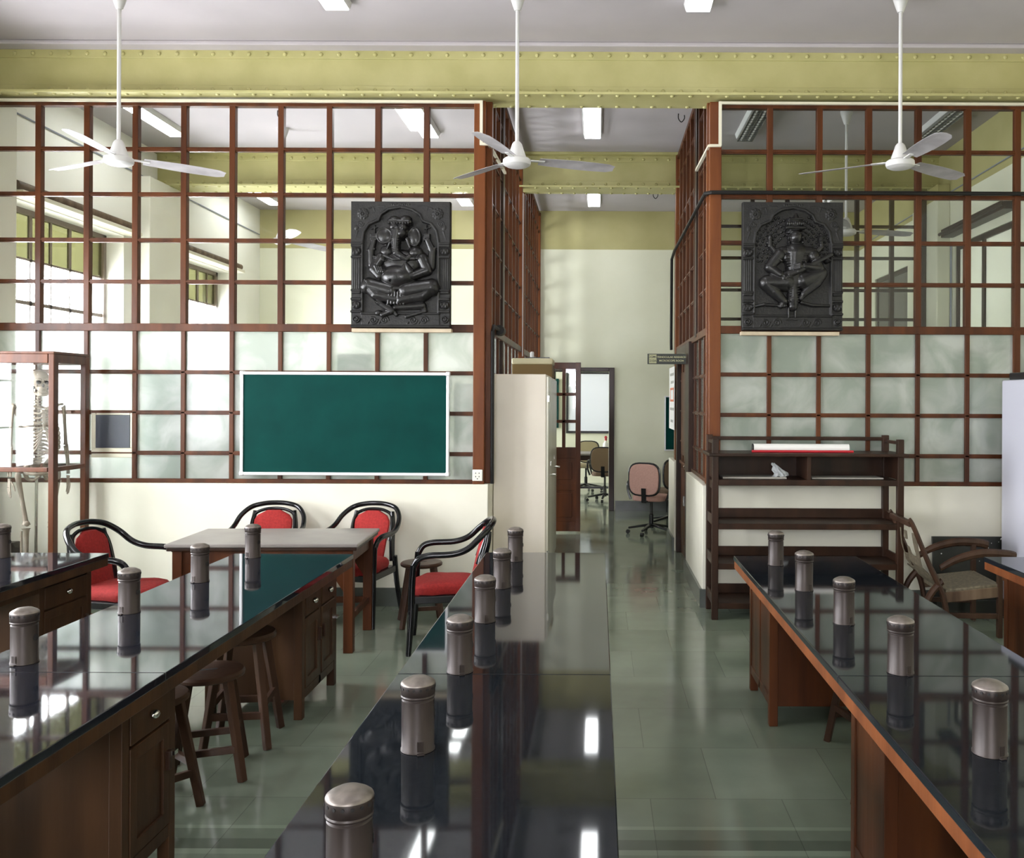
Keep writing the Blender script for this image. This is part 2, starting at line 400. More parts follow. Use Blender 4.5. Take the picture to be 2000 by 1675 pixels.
def wall_x(name, x0, x1, y0, y1, z1, opens, m='wall', label=None):      # wall along y, with openings (ya, yb, za, zb)
    b = MB(); y = y0
    for ya, yb, za, zb in sorted(opens):
        b.box(x0, x1, y, ya, 0, z1)
        if za > 0: b.box(x0, x1, ya, yb, 0, za)
        b.box(x0, x1, ya, yb, zb, z1); y = yb
    b.box(x0, x1, y, y1, 0, z1)
    return struct(b.build(name, m), label)
WZ0, WZ1 = 1.0, 3.47
wall_x('wall_left', XL-.4, XL, YB-.3, 18.6, ZC, [(a, b, WZ0, WZ1) for a, b in WIN], m='leftwall', label='window wall on the left, whitened to imitate daylight glare')
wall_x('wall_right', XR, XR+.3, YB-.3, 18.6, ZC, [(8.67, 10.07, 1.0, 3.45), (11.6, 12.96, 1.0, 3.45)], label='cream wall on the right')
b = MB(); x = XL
for a, c in FILL_BWIN:
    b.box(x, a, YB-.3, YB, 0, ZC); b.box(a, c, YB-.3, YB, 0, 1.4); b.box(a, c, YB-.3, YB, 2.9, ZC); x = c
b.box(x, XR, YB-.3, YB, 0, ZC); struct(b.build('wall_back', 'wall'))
for i, (a, c) in enumerate(FILL_BWIN):  # frame of the added back window
    e = struct(empty('window_%d' % (9+i), ((a+c)/2, YB-.15, 1.4))); b = MB(); w = c-a
    for k in range(5): b.box(-w/2+k*(w-.04)/4, -w/2+k*(w-.04)/4+.04, -.02, .02, 0, 1.5)
    for z in (0, .73, 1.46): b.box(-w/2, w/2, -.02, .02, z, z+.04)
    b.build('window_frame', 'winbar', e)
DX0, DX1, DZ = -0.66, 0.17, 2.13
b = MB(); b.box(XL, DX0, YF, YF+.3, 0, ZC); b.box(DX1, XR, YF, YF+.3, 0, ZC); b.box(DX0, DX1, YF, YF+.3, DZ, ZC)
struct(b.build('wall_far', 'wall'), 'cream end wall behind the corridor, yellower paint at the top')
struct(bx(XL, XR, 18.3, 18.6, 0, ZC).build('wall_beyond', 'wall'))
# pilasters under the second beam
struct(bx(XL, XL+.2, 9.98, 10.86, 0, 4.17).build('trim_1', 'lowwall', bevel=.01), 'pale pilaster between the left windows')
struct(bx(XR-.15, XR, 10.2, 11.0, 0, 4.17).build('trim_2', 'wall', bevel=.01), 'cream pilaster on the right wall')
struct(bx(XL, XL+.2, 7.0, 7.7, 0, 4.17).build('trim_3', 'lowwall', bevel=.01))
# skirtings
b = MB(); b.box(XL, DX0-.02, YF-.025, YF, 0, .15); b.box(DX1+.1, XR, YF-.025, YF, 0, .15)
struct(b.build('baseboard_far', 'skirting'), 'dark stone skirting at the foot of the end wall')
struct(bx(XR-.02, XR, YB, YF, 0, .15).build('baseboard_right', 'skirting'))
struct(bx(XL, XL+.02, YB, YF, 0, .15).build('baseboard_left', 'skirting'))

# riveted beams
def beam(yc, idx, label):
    b = MB(); z0, z1 = 4.17, ZC
    b.box(XL, XR, yc-.05, yc+.05, z0+.012, z1)                  # web
    b.box(XL, XR, yc-.175, yc+.175, z0, z0+.022)                # bottom flange
    b.box(XL, XR, yc-.062, yc+.062, z0+.02, z0+.10)             # riveted angles
    b.box(XL, XR, yc-.15, yc+.15, z1-.03, z1); b.box(XL, XR, yc-.062, yc+.062, z1-.10, z1-.02)
    o = struct(b.build('wall_beam_%d' % idx if False else 'ceiling_beam', 'beam', bevel=.004), label)
    r = MB(); x = XL + .1
    while x < XR:
        for (yy, zz, mx) in ((yc-.062, z0+.062, 'y'), (yc-.062, z1-.065, 'y'), (yc-.135, z0, 'z'), (yc+.135, z0, 'z')):
            if mx == 'y': r.ell((x, yy, zz), (.018, .013, .018), 10, 6)
            else: r.ell((x+.07, yy, zz), (.018, .018, .013), 10, 6)
        x += .148
    q = r.build('rivets', 'beam', o, smooth=True); q['kind'] = 'stuff'
    return o
beam(7.425, 1, 'yellow green riveted steel beam above the front glazed partitions')
beam(10.6, 2, 'second yellow green riveted steel beam, farther down the corridor')
beam(4.25, 3, 'riveted steel beam overhead before the fans')
struct(bx(XL, XR, 7.24, 7.37, ZC-.035, ZC).build('trim_4', 'ceiling', bevel=.01))

# left wall windows: frame bars, glass
def window(i, ya, yb):
    e = empty('window_%d' % i, (XL-.22, (ya+yb)/2, WZ0)); struct(e)
    w = yb - ya; h = WZ1 - WZ0; b = MB()
    for y in (-w/2, w/2-.05): b.box(-.03, .03, y, y+.05, 0, h)
    for z in (0, h-.05): b.box(-.03, .03, -w/2, w/2, z, z+.05)
    n = 6
    for k in range(1, n):
        y = -w/2 + w*k/n; t = .020 if k % 2 == 0 else .010
        b.box(-.012, .012, y-t, y+t, 0, h)
    for z, t in ((.42, .008), (.85, .008), (1.27, .008), (1.59, .018), (2.0, .010)):
        b.box(-.012, .012, -w/2, w/2, z-t, z+t)
    b.build('window_frame', 'winbar', e)
    MB().box(-.003, .003, -w/2, w/2, 0, 2.0).build('window_glass', 'glass', e)
    MB().box(-.003, .003, -w/2, w/2, 2.0, h).build('upper_window_glass', 'outside_tint_glass', e)
    return e
for i, (a, c) in enumerate(WIN): window(i+1, a, c)
# pelmet ledges above the left windows with a roller blind
for i, (a, c) in enumerate(WIN):
    o = empty('roller_blind', (XL+.07, (a+c)/2, 3.56))
    w = (c-a) + .14
    MB().box(-.07, .10, -w/2, w/2, -.085, -.045).build('ledge', 'cream', o, bevel=.006)
    MB().tube([(.03, -w/2, 0), (.03, w/2, 0)], .042, 12, False).build('roller', 'wood_old', o, smooth=True)
    tag(o, ['rolled brown blind over the rearmost window of the left wall', 'rolled blind over the left wall window beside the front benches',
            'rolled blind over the left wall window nearest the skeleton case', 'brown rolled blind above the larger left window behind the partition',
            'brown rolled blind above the farther left window near the end wall', 'rolled blind over the unseen window added to brighten the room beyond the doorway'][i], 'blind', 'rolled blinds along the window wall')
# right wall windows
for i, (ya, yb) in enumerate(((8.67, 10.07), (11.6, 12.96))):
    e = empty('window_%d' % (7+i), (XR+.05, (ya+yb)/2, 1.0)); struct(e)
    w = yb-ya; b = MB()
    for y in (-w/2, -.03, w/2-.06): b.box(-.03, .03, y, y+.06, 0, 2.45)
    for z in (0, 1.2, 2.39): b.box(-.03, .03, -w/2, w/2, z, z+.06)
    b.build('window_frame', 'wood_dark', e)
    MB().box(-.008, .008, -w/2, w/2, 0, 2.45).build('shutter_panel', 'curtain' if i == 0 else 'shutter', e)
o = tag(empty('curtain_rail', (XR-.09, 9.33, 3.58)), 'dark wooden curtain pelmet on the right wall behind the partition', 'rail')
MB().box(-.05, .09, -.78, .78, -.04, .05).build('pelmet_board', 'wood_dark', o, bevel=.005)
MB().tube([(-.06, -.8, .0), (-.06, .8, .0)], .018, 8, False).build('pole', 'wood_dark', o, smooth=True)

# ------------------------------------------------------------------ glazed partitions
ZR = [4.12, 3.747, 3.375, 2.997, 2.655, 2.279, 1.911, 1.578, 1.245, 1.0]     # rows, front partitions
YP = 7.40
def grid_part(name, label, L, cols, rows, origin, rz, wm='wood', post0=0, post1=0, ztop=4.15, depth=.06, frost=True, top_clear_to=None, low=1.0, mid=2.279):
    """local x along the partition, local y = thickness, front face at -depth/2"""
    e = empty(name, origin, rz); struct(e, label)
    d = depth/2; f = MB()
    f.box(.006, L-.006, -d, d, ztop-.05, ztop-.001); f.box(.006, L-.006, -d, d, low+.001, low+.035)
    f.box(.006, L-.006, -d-.004, d+.004, mid-.032, mid+.032)
    f.build('frame_rails', wm, e, bevel=.004)
    g = MB()
    for z in rows:
        if abs(z-mid) < .01 or z > ztop-.08 or z < low+.08: continue
        g.box(.006, L-.006, -.018, .018, z-.017, z+.017)
        g.box(.006, L-.006, -.026, .026, z-.006, z+.006)
    g.build('glazing_bars', wm, e)
    v = MB()
    for c in cols:
        v.box(c-.024, c+.024, -d+.002, d-.002, mid, ztop-.02)
        v.box(c-.018, c+.018, -.026, .026, low+.01, mid)
    v.build('mullions', wm, e, bevel=.004)
    for (a, c) in ((0, post0), (L-post1, L)):
        if c-a > .01: MB().box(a, c, -d-.012, d+.012, low, ztop).build('post', 'wood_post' if wm == 'wood' else wm, e, bevel=.006)
    MB().box(.01, L-.01, -.003, .003, mid, ztop-.03).build('clear_glass', 'glass', e)
    MB().box(.01, L-.01, -.004, .004, low+.02, mid).build('frosted_glass', frost if isinstance(frost, str) else 'frosted', e)
    return e
# front left
L = -.9325 - XL
grid_part('wall_partition_left', 'reddish brown wooden grid partition with glass left of the corridor', L, [-1.421-.3995*n-XL for n in range(0, 10)], ZR, (XL, YP, 0), 0, post0=.0, post1=.095)
# front right
grid_part('wall_partition_right', 'brown wooden grid partition with frosted lower panes right of the corridor', XR-.909, [1.408+.4083*n-.909 for n in range(0, 7)], ZR, (.909, YP, 0), 0, post0=.098)
struct(bx(3.42, 3.47, YP-.035, YP+.035, 1.0, 2.28).build('trim_5', 'wood'))
# sides of the corridor
ZR2 = [4.30] + ZR[1:]
def side(name, label, x, y0, y1, sgn, low=1.0, zt=4.55, wm='wood', posts=()):
    n = int(round((y1-y0)/.36)); cols = [(y1-y0)*k/n for k in range(1, n)]
    e = grid_part(name, label, y1-y0, cols, [zt-.30]+ZR[1:], (x, y0, 0), R(90), wm, .07, .07, zt, .07, low=low, frost='halffrost')
    return e
side('wall_corridor_left_1', 'glazed side of the left room along the corridor, first bay', -.935-.0, 7.45, 10.50, 1)
side('wall_corridor_left_2', 'glazed side of the left room along the corridor, bay next to the end wall', -.935, 10.70, YF, 1, zt=4.55)
side('wall_corridor_right_1', 'glazed side of the right room along the corridor', .945, 7.45, 10.50, 1)
struct(bx(.90, .99, 10.50, 10.62, 1.0, 4.15).build('trim_6', 'wood', bevel=.005))
struct(bx(-.98, -.90, 8.45, 8.57, 1.0, 4.55).build('trim_7', 'wood_dark', bevel=.005))
struct(bx(.90, .99, 8.28, 8.40, 2.28, 4.55).build('trim_8', 'wood_dark', bevel=.005))
# rear grid of the right room, under the second beam
grid_part('wall_partition_rear', 'dark grid partition seen through the right room', 2.86, [.41*k for k in range(1, 7)], ZR, (.99, 10.56, 0), 0, 'wood_dark', .05, .06, depth=.06)

# low walls under the partitions
def lowwall(name, x0, x1, y0, y1, label=None, h=1.0):
    o = bx(x0, x1, y0, y1, 0, h).build(name, 'lowwall', bevel=.006); struct(o, label); return o
lowwall('wall_low_left', XL, -.90, 7.355, 7.50, 'white low wall under the left partition')
lowwall('wall_low_right', .86, XR, 7.355, 7.50, 'white low wall under the right partition')
lowwall('wall_low_corridor_left', -1.02, -.90, 7.50, 11.05)
lowwall('wall_low_corridor_left_2', -1.02, -.90, 12.0, YF)
lowwall('wall_low_corridor_right_1', .86, 1.02, 7.50, 8.72)
lowwall('wall_low_corridor_right_2', .86, 1.02, 10.10, 10.86)
lowwall('wall_low_rear', 1.02, 3.85, 10.5, 10.62)
b = MB(); b.box(XL, -.90, 7.335, 7.36, 0, .15); b.box(.84, XR, 7.335, 7.36, 0, .15); b.box(.84, .865, 7.35, 8.72, 0, .15); b.box(.84, .865, 10.10, 10.86, 0, .15); b.box(-.905, -.88, 7.35, 11.05, 0, .15)
struct(b.build('baseboard_front', 'skirting'), 'dark stone skirting under the partitions')

# door in the right side of the corridor
e = struct(empty('door_1', (.90, 9.42, 0)), 'closed brown door in the right side of the corridor')
b = MB(); b.box(-.02, .10, -.70, -.36, 0, 2.27); b.box(-.02, .10, .58, .68, 0, 2.27); b.box(-.02, .10, -.36, .58, 2.13, 2.27)
b.build('door_frame', 'wood_dark', e, bevel=.005)
b = MB(); b.box(.03, .07, -.36, .58, .01, 2.13); b.box(.02, .03, -.28, .08, .15, .95); b.box(.02, .03, .14, .50, .15, .95); b.box(.02, .03, -.28, .50, 1.1, 2.0)
b.build('door_leaf', 'wood', e, bevel=.004)
MB().tube([(.02, -.30, 1.02), (-.02, -.30, 1.02), (-.02, -.27, 1.02)], .008, 8, False).build('door_handle', 'steel', e, smooth=True)
MB().box(-.03, .03, -.31, -.29, .62, .72).build('bolt', 'steel', e)
# far door opening
e = struct(empty('door_2', (0, YF, 0)), 'dark door frame of the opening in the end wall')
b = MB(); b.box(DX1, DX1+.08, -.03, .14, 0, DZ+.06); b.box(DX0-.08, DX0, -.03, .14, 0, DZ+.06); b.box(DX0, DX1, -.03, .14, DZ, DZ+.06)
b.build('door_frame', 'wood_dark', e, bevel=.005)
# open half glazed door leaf in the corridor, bifold
e = struct(empty('door_3', (-.65, 11.44, 0)), 'open brown door leaf with six glass panes standing in the corridor')
b = MB(); W_, H_ = .43, 2.17
b.box(0, .065, -.023, .023, .018, H_+.002); b.box(W_-.065, W_, -.023, .023, .018, H_+.002); b.box(0, W_, -.02, .02, 2.09, H_); b.box(0, W_, -.02, .02, .02, .14)
b.box(0, W_, -.02, .02, .95, 1.09); b.box(W_/2-.022, W_/2+.022, -.02, .02, 1.09, 2.09); b.box(.06, W_-.06, -.02, .02, .54, .62)
for z in (1.40, 1.745): b.box(.06, W_-.06, -.02, .02, z, z+.04)
b.box(.06, W_-.06, -.008, .008, .1, 1.0)
b.box(.11, W_-.11, -.016, .016, .20, .50); b.box(.11, W_-.11, -.016, .016, .68, .90)
b.build('door_leaf', 'wood', e, bevel=.003)
MB().box(.06, W_-.06, -.003, .003, 1.08, 2.1).build('door_glass', 'glass', e)
p, q = (0, .0), (-.27, .34)
MB().bar((0, 0.01, 1.09), (-.25, .33, 1.09), 2.14, .036, up=(.32, .25, 0)).build('folded_leaf', 'wood_dark', e)

# ------------------------------------------------------------------ ceiling lights
LZ = ZC
def light_fixture(loc, label, lit=True, first={}):
    key = lit
    if key in first: return dup(first[key], loc, 0, label)
    o = empty('fluorescent_light', loc)
    b = MB(); b.poly([(-.105, 0), (-.095, -.035), (-.088, -.052), (.088, -.052), (.095, -.035), (.105, 0)], -.62, .62)
    b.build('housing', 'white', o, bevel=.003)
    if lit:
        MB().box(-.084, .084, -.605, .605, -.060, -.0525).build('diffuser', 'lamp', o)
    else:
        b = MB()
        for k in range(16): b.box(-.084, .084, -.6+k*.08, -.594+k*.08, -.085, -.0525)
        for x in (-.084, -.002, .08): b.box(x, x+.004, -.6, .606, -.085, -.0525)
        b.build('louvers', 'louver', o)
        b = MB()
        for x in (-.042, .042): b.tube([(x, -.58, -.068), (x, .58, -.068)], .013, 8, False)
        b.build('tubes', 'white', o, smooth=True)
    tag(o, label, 'ceiling light', 'fluorescent lights on the ceiling'); first[key] = o
    return o
light_fixture((-1.915, 5.93, LZ), 'lit fluorescent ceiling light in front of the beam, toward the green board side')
light_fixture((.718, 5.93, LZ), 'lit fluorescent ceiling light in front of the beam, by the right hand fan')
light_fixture((-4.57, 9.12, LZ), 'lit fluorescent light beside the window wall, seen through the upper panes')
light_fixture((-1.83, 9.12, LZ), 'lit fluorescent light of the left room above the elephant headed relief')
light_fixture((-.07, 9.12, LZ), 'larger lit fluorescent light over the corridor, before the second beam')
light_fixture((-.07, 12.55, LZ), 'smaller lit fluorescent light over the corridor, beyond the second beam')
light_fixture((-1.93, 12.55, LZ), 'small lit fluorescent light seen just right of the elephant headed relief')
light_fixture((-4.75, 12.55, LZ), 'small lit fluorescent light near the far corner of the left room')
light_fixture((1.58, 9.12, LZ), 'unlit louvred ceiling light behind the top corner of the right partition', False)
light_fixture((3.5, 9.0, LZ), 'unlit louvred ceiling light near the right wall', False)
light_fixture((-4.4, 3.0, LZ), 'lit ceiling light over the window side benches, before the nearest beam')
light_fixture((-1.9, 2.6, LZ), 'lit ceiling light over the left bench, before the nearest beam')
light_fixture((.7, 2.6, LZ), 'lit ceiling light over the centre bench, before the nearest beam')
light_fixture((3.2, 2.6, LZ), 'lit ceiling light over the right benches, before the nearest beam')
light_fixture((-.2, 16.0, LZ), 'unseen ceiling light added to brighten the room beyond the end wall')  # added out of view to light the far room
light_fixture((1.2, 16.0, LZ), 'second unseen ceiling light added to brighten the room beyond the end wall')  # another added lamp, out of view, for the far room

# hooks
def hook(loc, label):
    b = MB(); b.tube([(-.03, 0, 0), (-.03, 0, -.05), (0, 0, -.085), (.03, 0, -.05), (.03, 0, -.015)], .005, 6)
    o = b.build('ceiling_hook', 'blackpipe', loc=loc, smooth=True); tag(o, label, 'hook', 'ceiling hooks')
hook((.83, 9.05, ZC), 'U shaped iron ceiling hook beside the top of the right corridor glazing')
hook((.79, 12.5, ZC), 'small iron ceiling hook in the far bay of the corridor')
hook((-3.2, 9.0, ZC), 'iron ceiling hook seen through the top panes of the left partition')
hook((-3.2, 12.4, ZC), 'iron ceiling hook in the far bay of the left room')

# ------------------------------------------------------------------ ceiling fans
def make_fan(loc, a0, label, drop=1.215, first=[]):
    if first:
        f = dup(first[0], loc, R(a0), label); return f
    o = empty('ceiling_fan', loc, R(a0))
    MB().lathe([(0, 0), (.062, 0), (.060, -.02), (.035, -.10), (.022, -.135), (0, -.135)], n=20).build('ceiling_cup', 'fanwhite', o, smooth=True)
    MB().tube([(0, 0, -.1), (0, 0, -drop+.13)], .0135, 12, False).build('rod', 'fanwhite', o, smooth=True)
    z = -drop
    MB().lathe([(0, z+.150), (.022, z+.150), (.034, z+.135), (.045, z+.10), (.062, z+.055), (.066, z+.03), (0, z+.03)], n=24).build('upper_cover', 'fanwhite', o, smooth=True)
    MB().lathe([(0, z+.032), (.086, z+.032), (.098, z+.022), (.100, z+.0), (.094, z-.014), (.072, z-.026), (.05, z-.030), (0, z-.030)], n=32).build('motor_housing', 'fanwhite', o, smooth=True)
    for k in range(3):
        m = Matrix.Rotation(2*math.pi*k/3, 4, 'Z')
        bm = MB(); tip, root = .715, .16
        th = R(11); N = 12; top = []; bot = []
        for i in range(N+1):
            t = i/N; x = root + (tip-root)*t
            w = (.052 + .018*math.sin(t*math.pi*.9)) * (1 if t < .93 else math.sqrt(max(0, 1-((t-.93)/.09)**2)))
            zz = z + .022 - .012*t
            for sgn, lst in ((-1, bot), (1, top)):
                lst.append((x, sgn*w*math.cos(th), zz - sgn*w*math.sin(th)))
        rows = []
        for i in range(N+1):
            a = Vector(bot[i]); c = Vector(top[i]); mid = (a+c)/2 + Vector((0, 0, .006))
            rows.append([bm.bm.verts.new(m @ p) for p in (a, mid, c)] + [bm.bm.verts.new(m @ (p - Vector((0, 0, .002)))) for p in (c, mid, a)])
        for i in range(N):
            for k2 in range(6):
                bm.bm.faces.new((rows[i][k2], rows[i][(k2+1) % 6], rows[i+1][(k2+1) % 6], rows[i+1][k2]))
        bm.bm.faces.new(rows[0][::-1]); bm.bm.faces.new(rows[-1])
        bl = bm.build('blade', 'fanblade', o, smooth=True)
        a = MB(); a.box(.07, .20, -.016, .016, z+.018, z+.026, m); a.build('blade_bracket', 'fanwhite', bl)
    tag(o, label, 'ceiling fan', 'ceiling fans'); first.append(o); return o
make_fan((2.137, 6.36, ZC), -86, 'white ceiling fan in front of the right partition')
make_fan((-.583, 6.36, ZC), -105, 'white ceiling fan hanging before the corridor opening')
make_fan((-3.41, 6.36, ZC), 35, 'white ceiling fan in front of the left partition')
make_fan((-3.39, 9.6, ZC), -60, 'white ceiling fan inside the left room, seen through its panes')
make_fan((2.47, 8.95, ZC), 10, 'white ceiling fan inside the dim right room, behind the glass')

# ------------------------------------------------------------------ conduits and pipes
def pipe(name, pts, r, m, label, smooth=False, flat=1.0):
    o = MB().tube(pts, r, 8, smooth, 4).build(name, m, smooth=True); tag(o, label, 'pipe'); return o
def conduit(name, segs, label):
    b = MB()
    for p, q in segs: b.bar(p, q, .024, .02)
    o = b.build(name, 'cream'); tag(o, label, 'conduit'); return o
yc = YP-.05
conduit('wiring_conduit', [((XL, yc, 4.135), (-.955, yc, 4.135)), ((-.967, yc, 4.147), (-.967, yc, 3.79)), ((-.979, yc, 3.79), (-.91, yc, 3.79)), ((-.905, yc, 3.79), (-.885, 8.45, 3.83))], 'cream cable conduit along the top of the left partition, dropping at its post')
conduit('wiring_conduit', [((XR, yc, 4.135), (.99, yc, 4.135)), ((.992, yc, 4.147), (.992, yc, 3.785)), ((1.0, yc, 3.785), (.905, yc, 3.785)), ((.905, yc, 3.785), (.892, 8.2, 3.80))], 'cream cable conduit along the top of the right partition, dropping at its post')
pipe('gas_pipe', [(XR-.003, yc-.01, 3.40), (.92, yc-.01, 3.40), (.875, yc+.03, 3.40), (.875, 10.35, 3.42), (.875, 10.72, 3.38), (.875, 10.76, 2.4), (.875, 10.74, 2.30)], .017, 'blackpipe', 'black pipe running across the right partition and back along the corridor')
b = MB(); b.tube([(-.875, 7.42, 1.0), (-.875, 7.42, 2.26), (-.875, 7.50, 2.31), (-.875, 8.0, 2.31)], .016, 8, False)
b.tube([(-.875, 7.9, 2.31), (-.875, 8.06, 2.31)], .045, 12, False)
tag(b.build('drain_pipe', 'blackpipe', smooth=True), 'black pipe with a coupling on the corner post above the cupboards', 'pipe')
tag(MB().tube([(-.885, 10.45, 2.2), (-.885, 10.45, 4.1)], .008, 6, False).build('white_cable', 'white', smooth=True), 'thin white cable running down the left corridor glazing', 'cable')
pipe('wall_cable', [(XL+.012, 7.6, 4.23), (XL+.012, 13.7, 4.20)], .008, 'greymetal', 'thin cable running along the top of the window wall')
pipe('wall_cable', [(XR-.012, 8.4, 4.08), (XR-.012, 13.7, 4.05)], .008, 'greymetal', 'thin cable running along the top of the right wall')
pipe('wall_cable', [(XR-.02, 10.12, 1.1), (XR-.02, 10.12, 3.5)], .012, 'greymetal', 'thin vertical pipe beside the shuttered window of the right wall')

# wall socket on the left post
o = tag(empty('power_socket', (-.985, YP-.05, 1.075)), 'cream power socket at the foot of the left partition post', 'socket')
MB().box(-.042, .042, -.014, 0, -.047, .047).build('plate', 'plug', o, bevel=.006)
b = MB()
for x in (-.014, .014):
    for z in (.018, -.01): b.box(x-.003, x+.003, -.0155, -.013, z-.005, z+.005)
b.box(-.004, .004, -.0155, -.013, -.032, -.024); b.build('pin_holes', 'dark', o)

# ------------------------------------------------------------------ carved relief plaques (height field sculpture)
def poly_mask(X, Z, pts):
    inside = np.zeros(X.shape, bool); n = len(pts); j = n-1
    for i in range(n):
        xi, zi = pts[i]; xj, zj = pts[j]
        c = ((zi > Z) != (zj > Z)) & (X < (xj-xi)*(Z-zi)/((zj-zi) or 1e-9)+xi)
        inside ^= c; j = i
    return inside
def seg_dist(X, Z, a, c):
    ax, az = a; bx_, bz = c; dx, dz = bx_-ax, bz-az; l = dx*dx+dz*dz or 1e-9
    t = np.clip(((X-ax)*dx+(Z-az)*dz)/l, 0, 1)
    return np.hypot(X-(ax+t*dx), Z-(az+t*dz)), t
def smax(a, b, k=6.0):
    h = np.clip(0.5+0.5*(a-b)/k, 0, 1); return b*(1-h)+a*h+k*h*(1-h)*.5
def cap(H, X, Z, a, c, r1, r2, y1, y2, k=5.0):
    d, t = seg_dist(X, Z, a, c); r = r1*(1-t)+r2*t; y = y1*(1-t)+y2*t
    s = r*r-d*d; h = np.where(s > 0, y+np.sqrt(np.maximum(s, 0)), -99)
    return np.where(s > 0, smax(H, h, k), H)
def el(H, X, Z, cx, cz, rx, rz, h, base=0, rot=0, k=5.0):
    c, s = math.cos(R(rot)), math.sin(R(rot)); u = ((X-cx)*c+(Z-cz)*s)/rx; v = (-(X-cx)*s+(Z-cz)*c)/rz
    q = 1-u*u-v*v; hh = np.where(q > 0, base+h*np.sqrt(np.maximum(q, 0)), -99)
    return np.where(q > 0, smax(H, hh, k), H)
ARCH = [(275, 1352), (275, 590), (290, 470), (345, 390), (450, 345), (475, 285), (560, 228), (690, 205), (820, 235), (900, 290), (930, 355), (1020, 385), (1080, 460), (1105, 590), (1105, 1352)]
def spiral(H, X, Z, cx, cz, r, sgn=1, h=16, turns=1.6):
    pts = []
    for i in range(26):
        t = i/25; a = sgn*t*turns*2*math.pi; rr = r*(1-.8*t)
        pts.append((cx+rr*math.cos(a), cz+rr*math.sin(a)))
    for p, q in zip(pts, pts[1:]): H = cap(H, X, Z, p, q, 8, 7, h-4, h-4, 2)
    return H
PXW, PXH = 1078, 1360      # working frame of a plaque (pixels of 0.75 mm)
def panel_height(X, Z, rnd):
    ins = poly_mask(X, Z, ARCH)
    H = np.where(ins, 8.0, 42.0)
    for p, q in zip(ARCH, ARCH[1:]): H = cap(H, X, Z, p, q, 15, 15, 40, 40, 4)
    for x0, x1 in ((150, 268), (1112, 1228)):
        m = (X > x0) & (X < x1)
        H = np.where(m & (Z > 590) & (Z < 1490), 26, H)
        cx = (x0+x1)/2
        for zz, w, hh in ((600, 70, 30), (625, 62, 22), (745, 60, 24), (1105, 58, 26), (1130, 50, 20), (1200, 62, 26), (1335, 66, 34)):
            H = cap(H, X, Z, (cx-w+12, zz), (cx+w-12, zz), 13, 13, 20+hh, 20+hh, 3)
        for zz in (685, 1265): 
            H = el(H, X, Z, cx, zz, 52, 42, 26, 30)
            for k in range(5): H = el(H, X, Z, cx-36+k*18, zz+(6 if k % 2 else -8), 9, 24, 20, 44, k=2)
        for k in (-32, -11, 11, 32): H = cap(H, X, Z, (cx+k, 770), (cx+k, 1090), 10, 10, 24, 24, 2)
        H = spiral(H, X, Z, cx, 1415, 40, 1, 50); H = el(H, X, Z, cx, 1415, 14, 14, 14, 42)
    m = (X > 268) & (X < 1112) & (Z > 1352) & (Z < 1490); H = np.where(m, 34, H)
    H = cap(H, X, Z, (270, 1354), (1110, 1354), 12, 12, 38, 38, 3)
    H = cap(H, X, Z, (160, 1494), (1220, 1494), 14, 14, 40, 40, 3)
    for cx, s in ((400, 1), (520, -1), (830, 1), (950, -1)):
        H = spiral(H, X, Z, cx, 1425, 44, s, 40); H = cap(H, X, Z, (cx-60, 1460), (cx-20, 1390), 8, 6, 36, 36, 2)
    for cx in (285, 1095):
        for rr, hh in ((62, 44), (40, 50)):
            for k in range(9):
                a = 2*math.pi*k/9 + rr; H = el(H, X, Z, cx+rr*.7*math.cos(a), 280+rr*.7*math.sin(a), rr*.33, rr*.33, 14, hh-4, k=2)
        H = el(H, X, Z, cx, 280, 14, 14, 16, 48, k=2)
        d = 1 if cx < 600 else -1
        H = cap(H, X, Z, (cx+d*60, 225), (cx+d*150, 195), 9, 5, 40, 38, 2); H = cap(H, X, Z, (cx+d*150, 195), (cx+d*230, 200), 5, 8, 40, 38, 2)
        H = cap(H, X, Z, (cx+d*110, 215), (cx+d*130, 265), 8, 5, 40, 38, 2)
        H = spiral(H, X, Z, cx-d*30, 390, 34, d, 44); H = cap(H, X, Z, (cx-d*60, 470), (cx-d*90, 560), 9, 6, 40, 38, 2)
        H = el(H, X, Z, cx-d*70, 430, 22, 30, 12, 40, 20, 2)
    for k in range(9): H = el(H, X, Z, 600+k*23, 178+4*(k % 2), 12, 10, 10, 40, k=2)
    return H
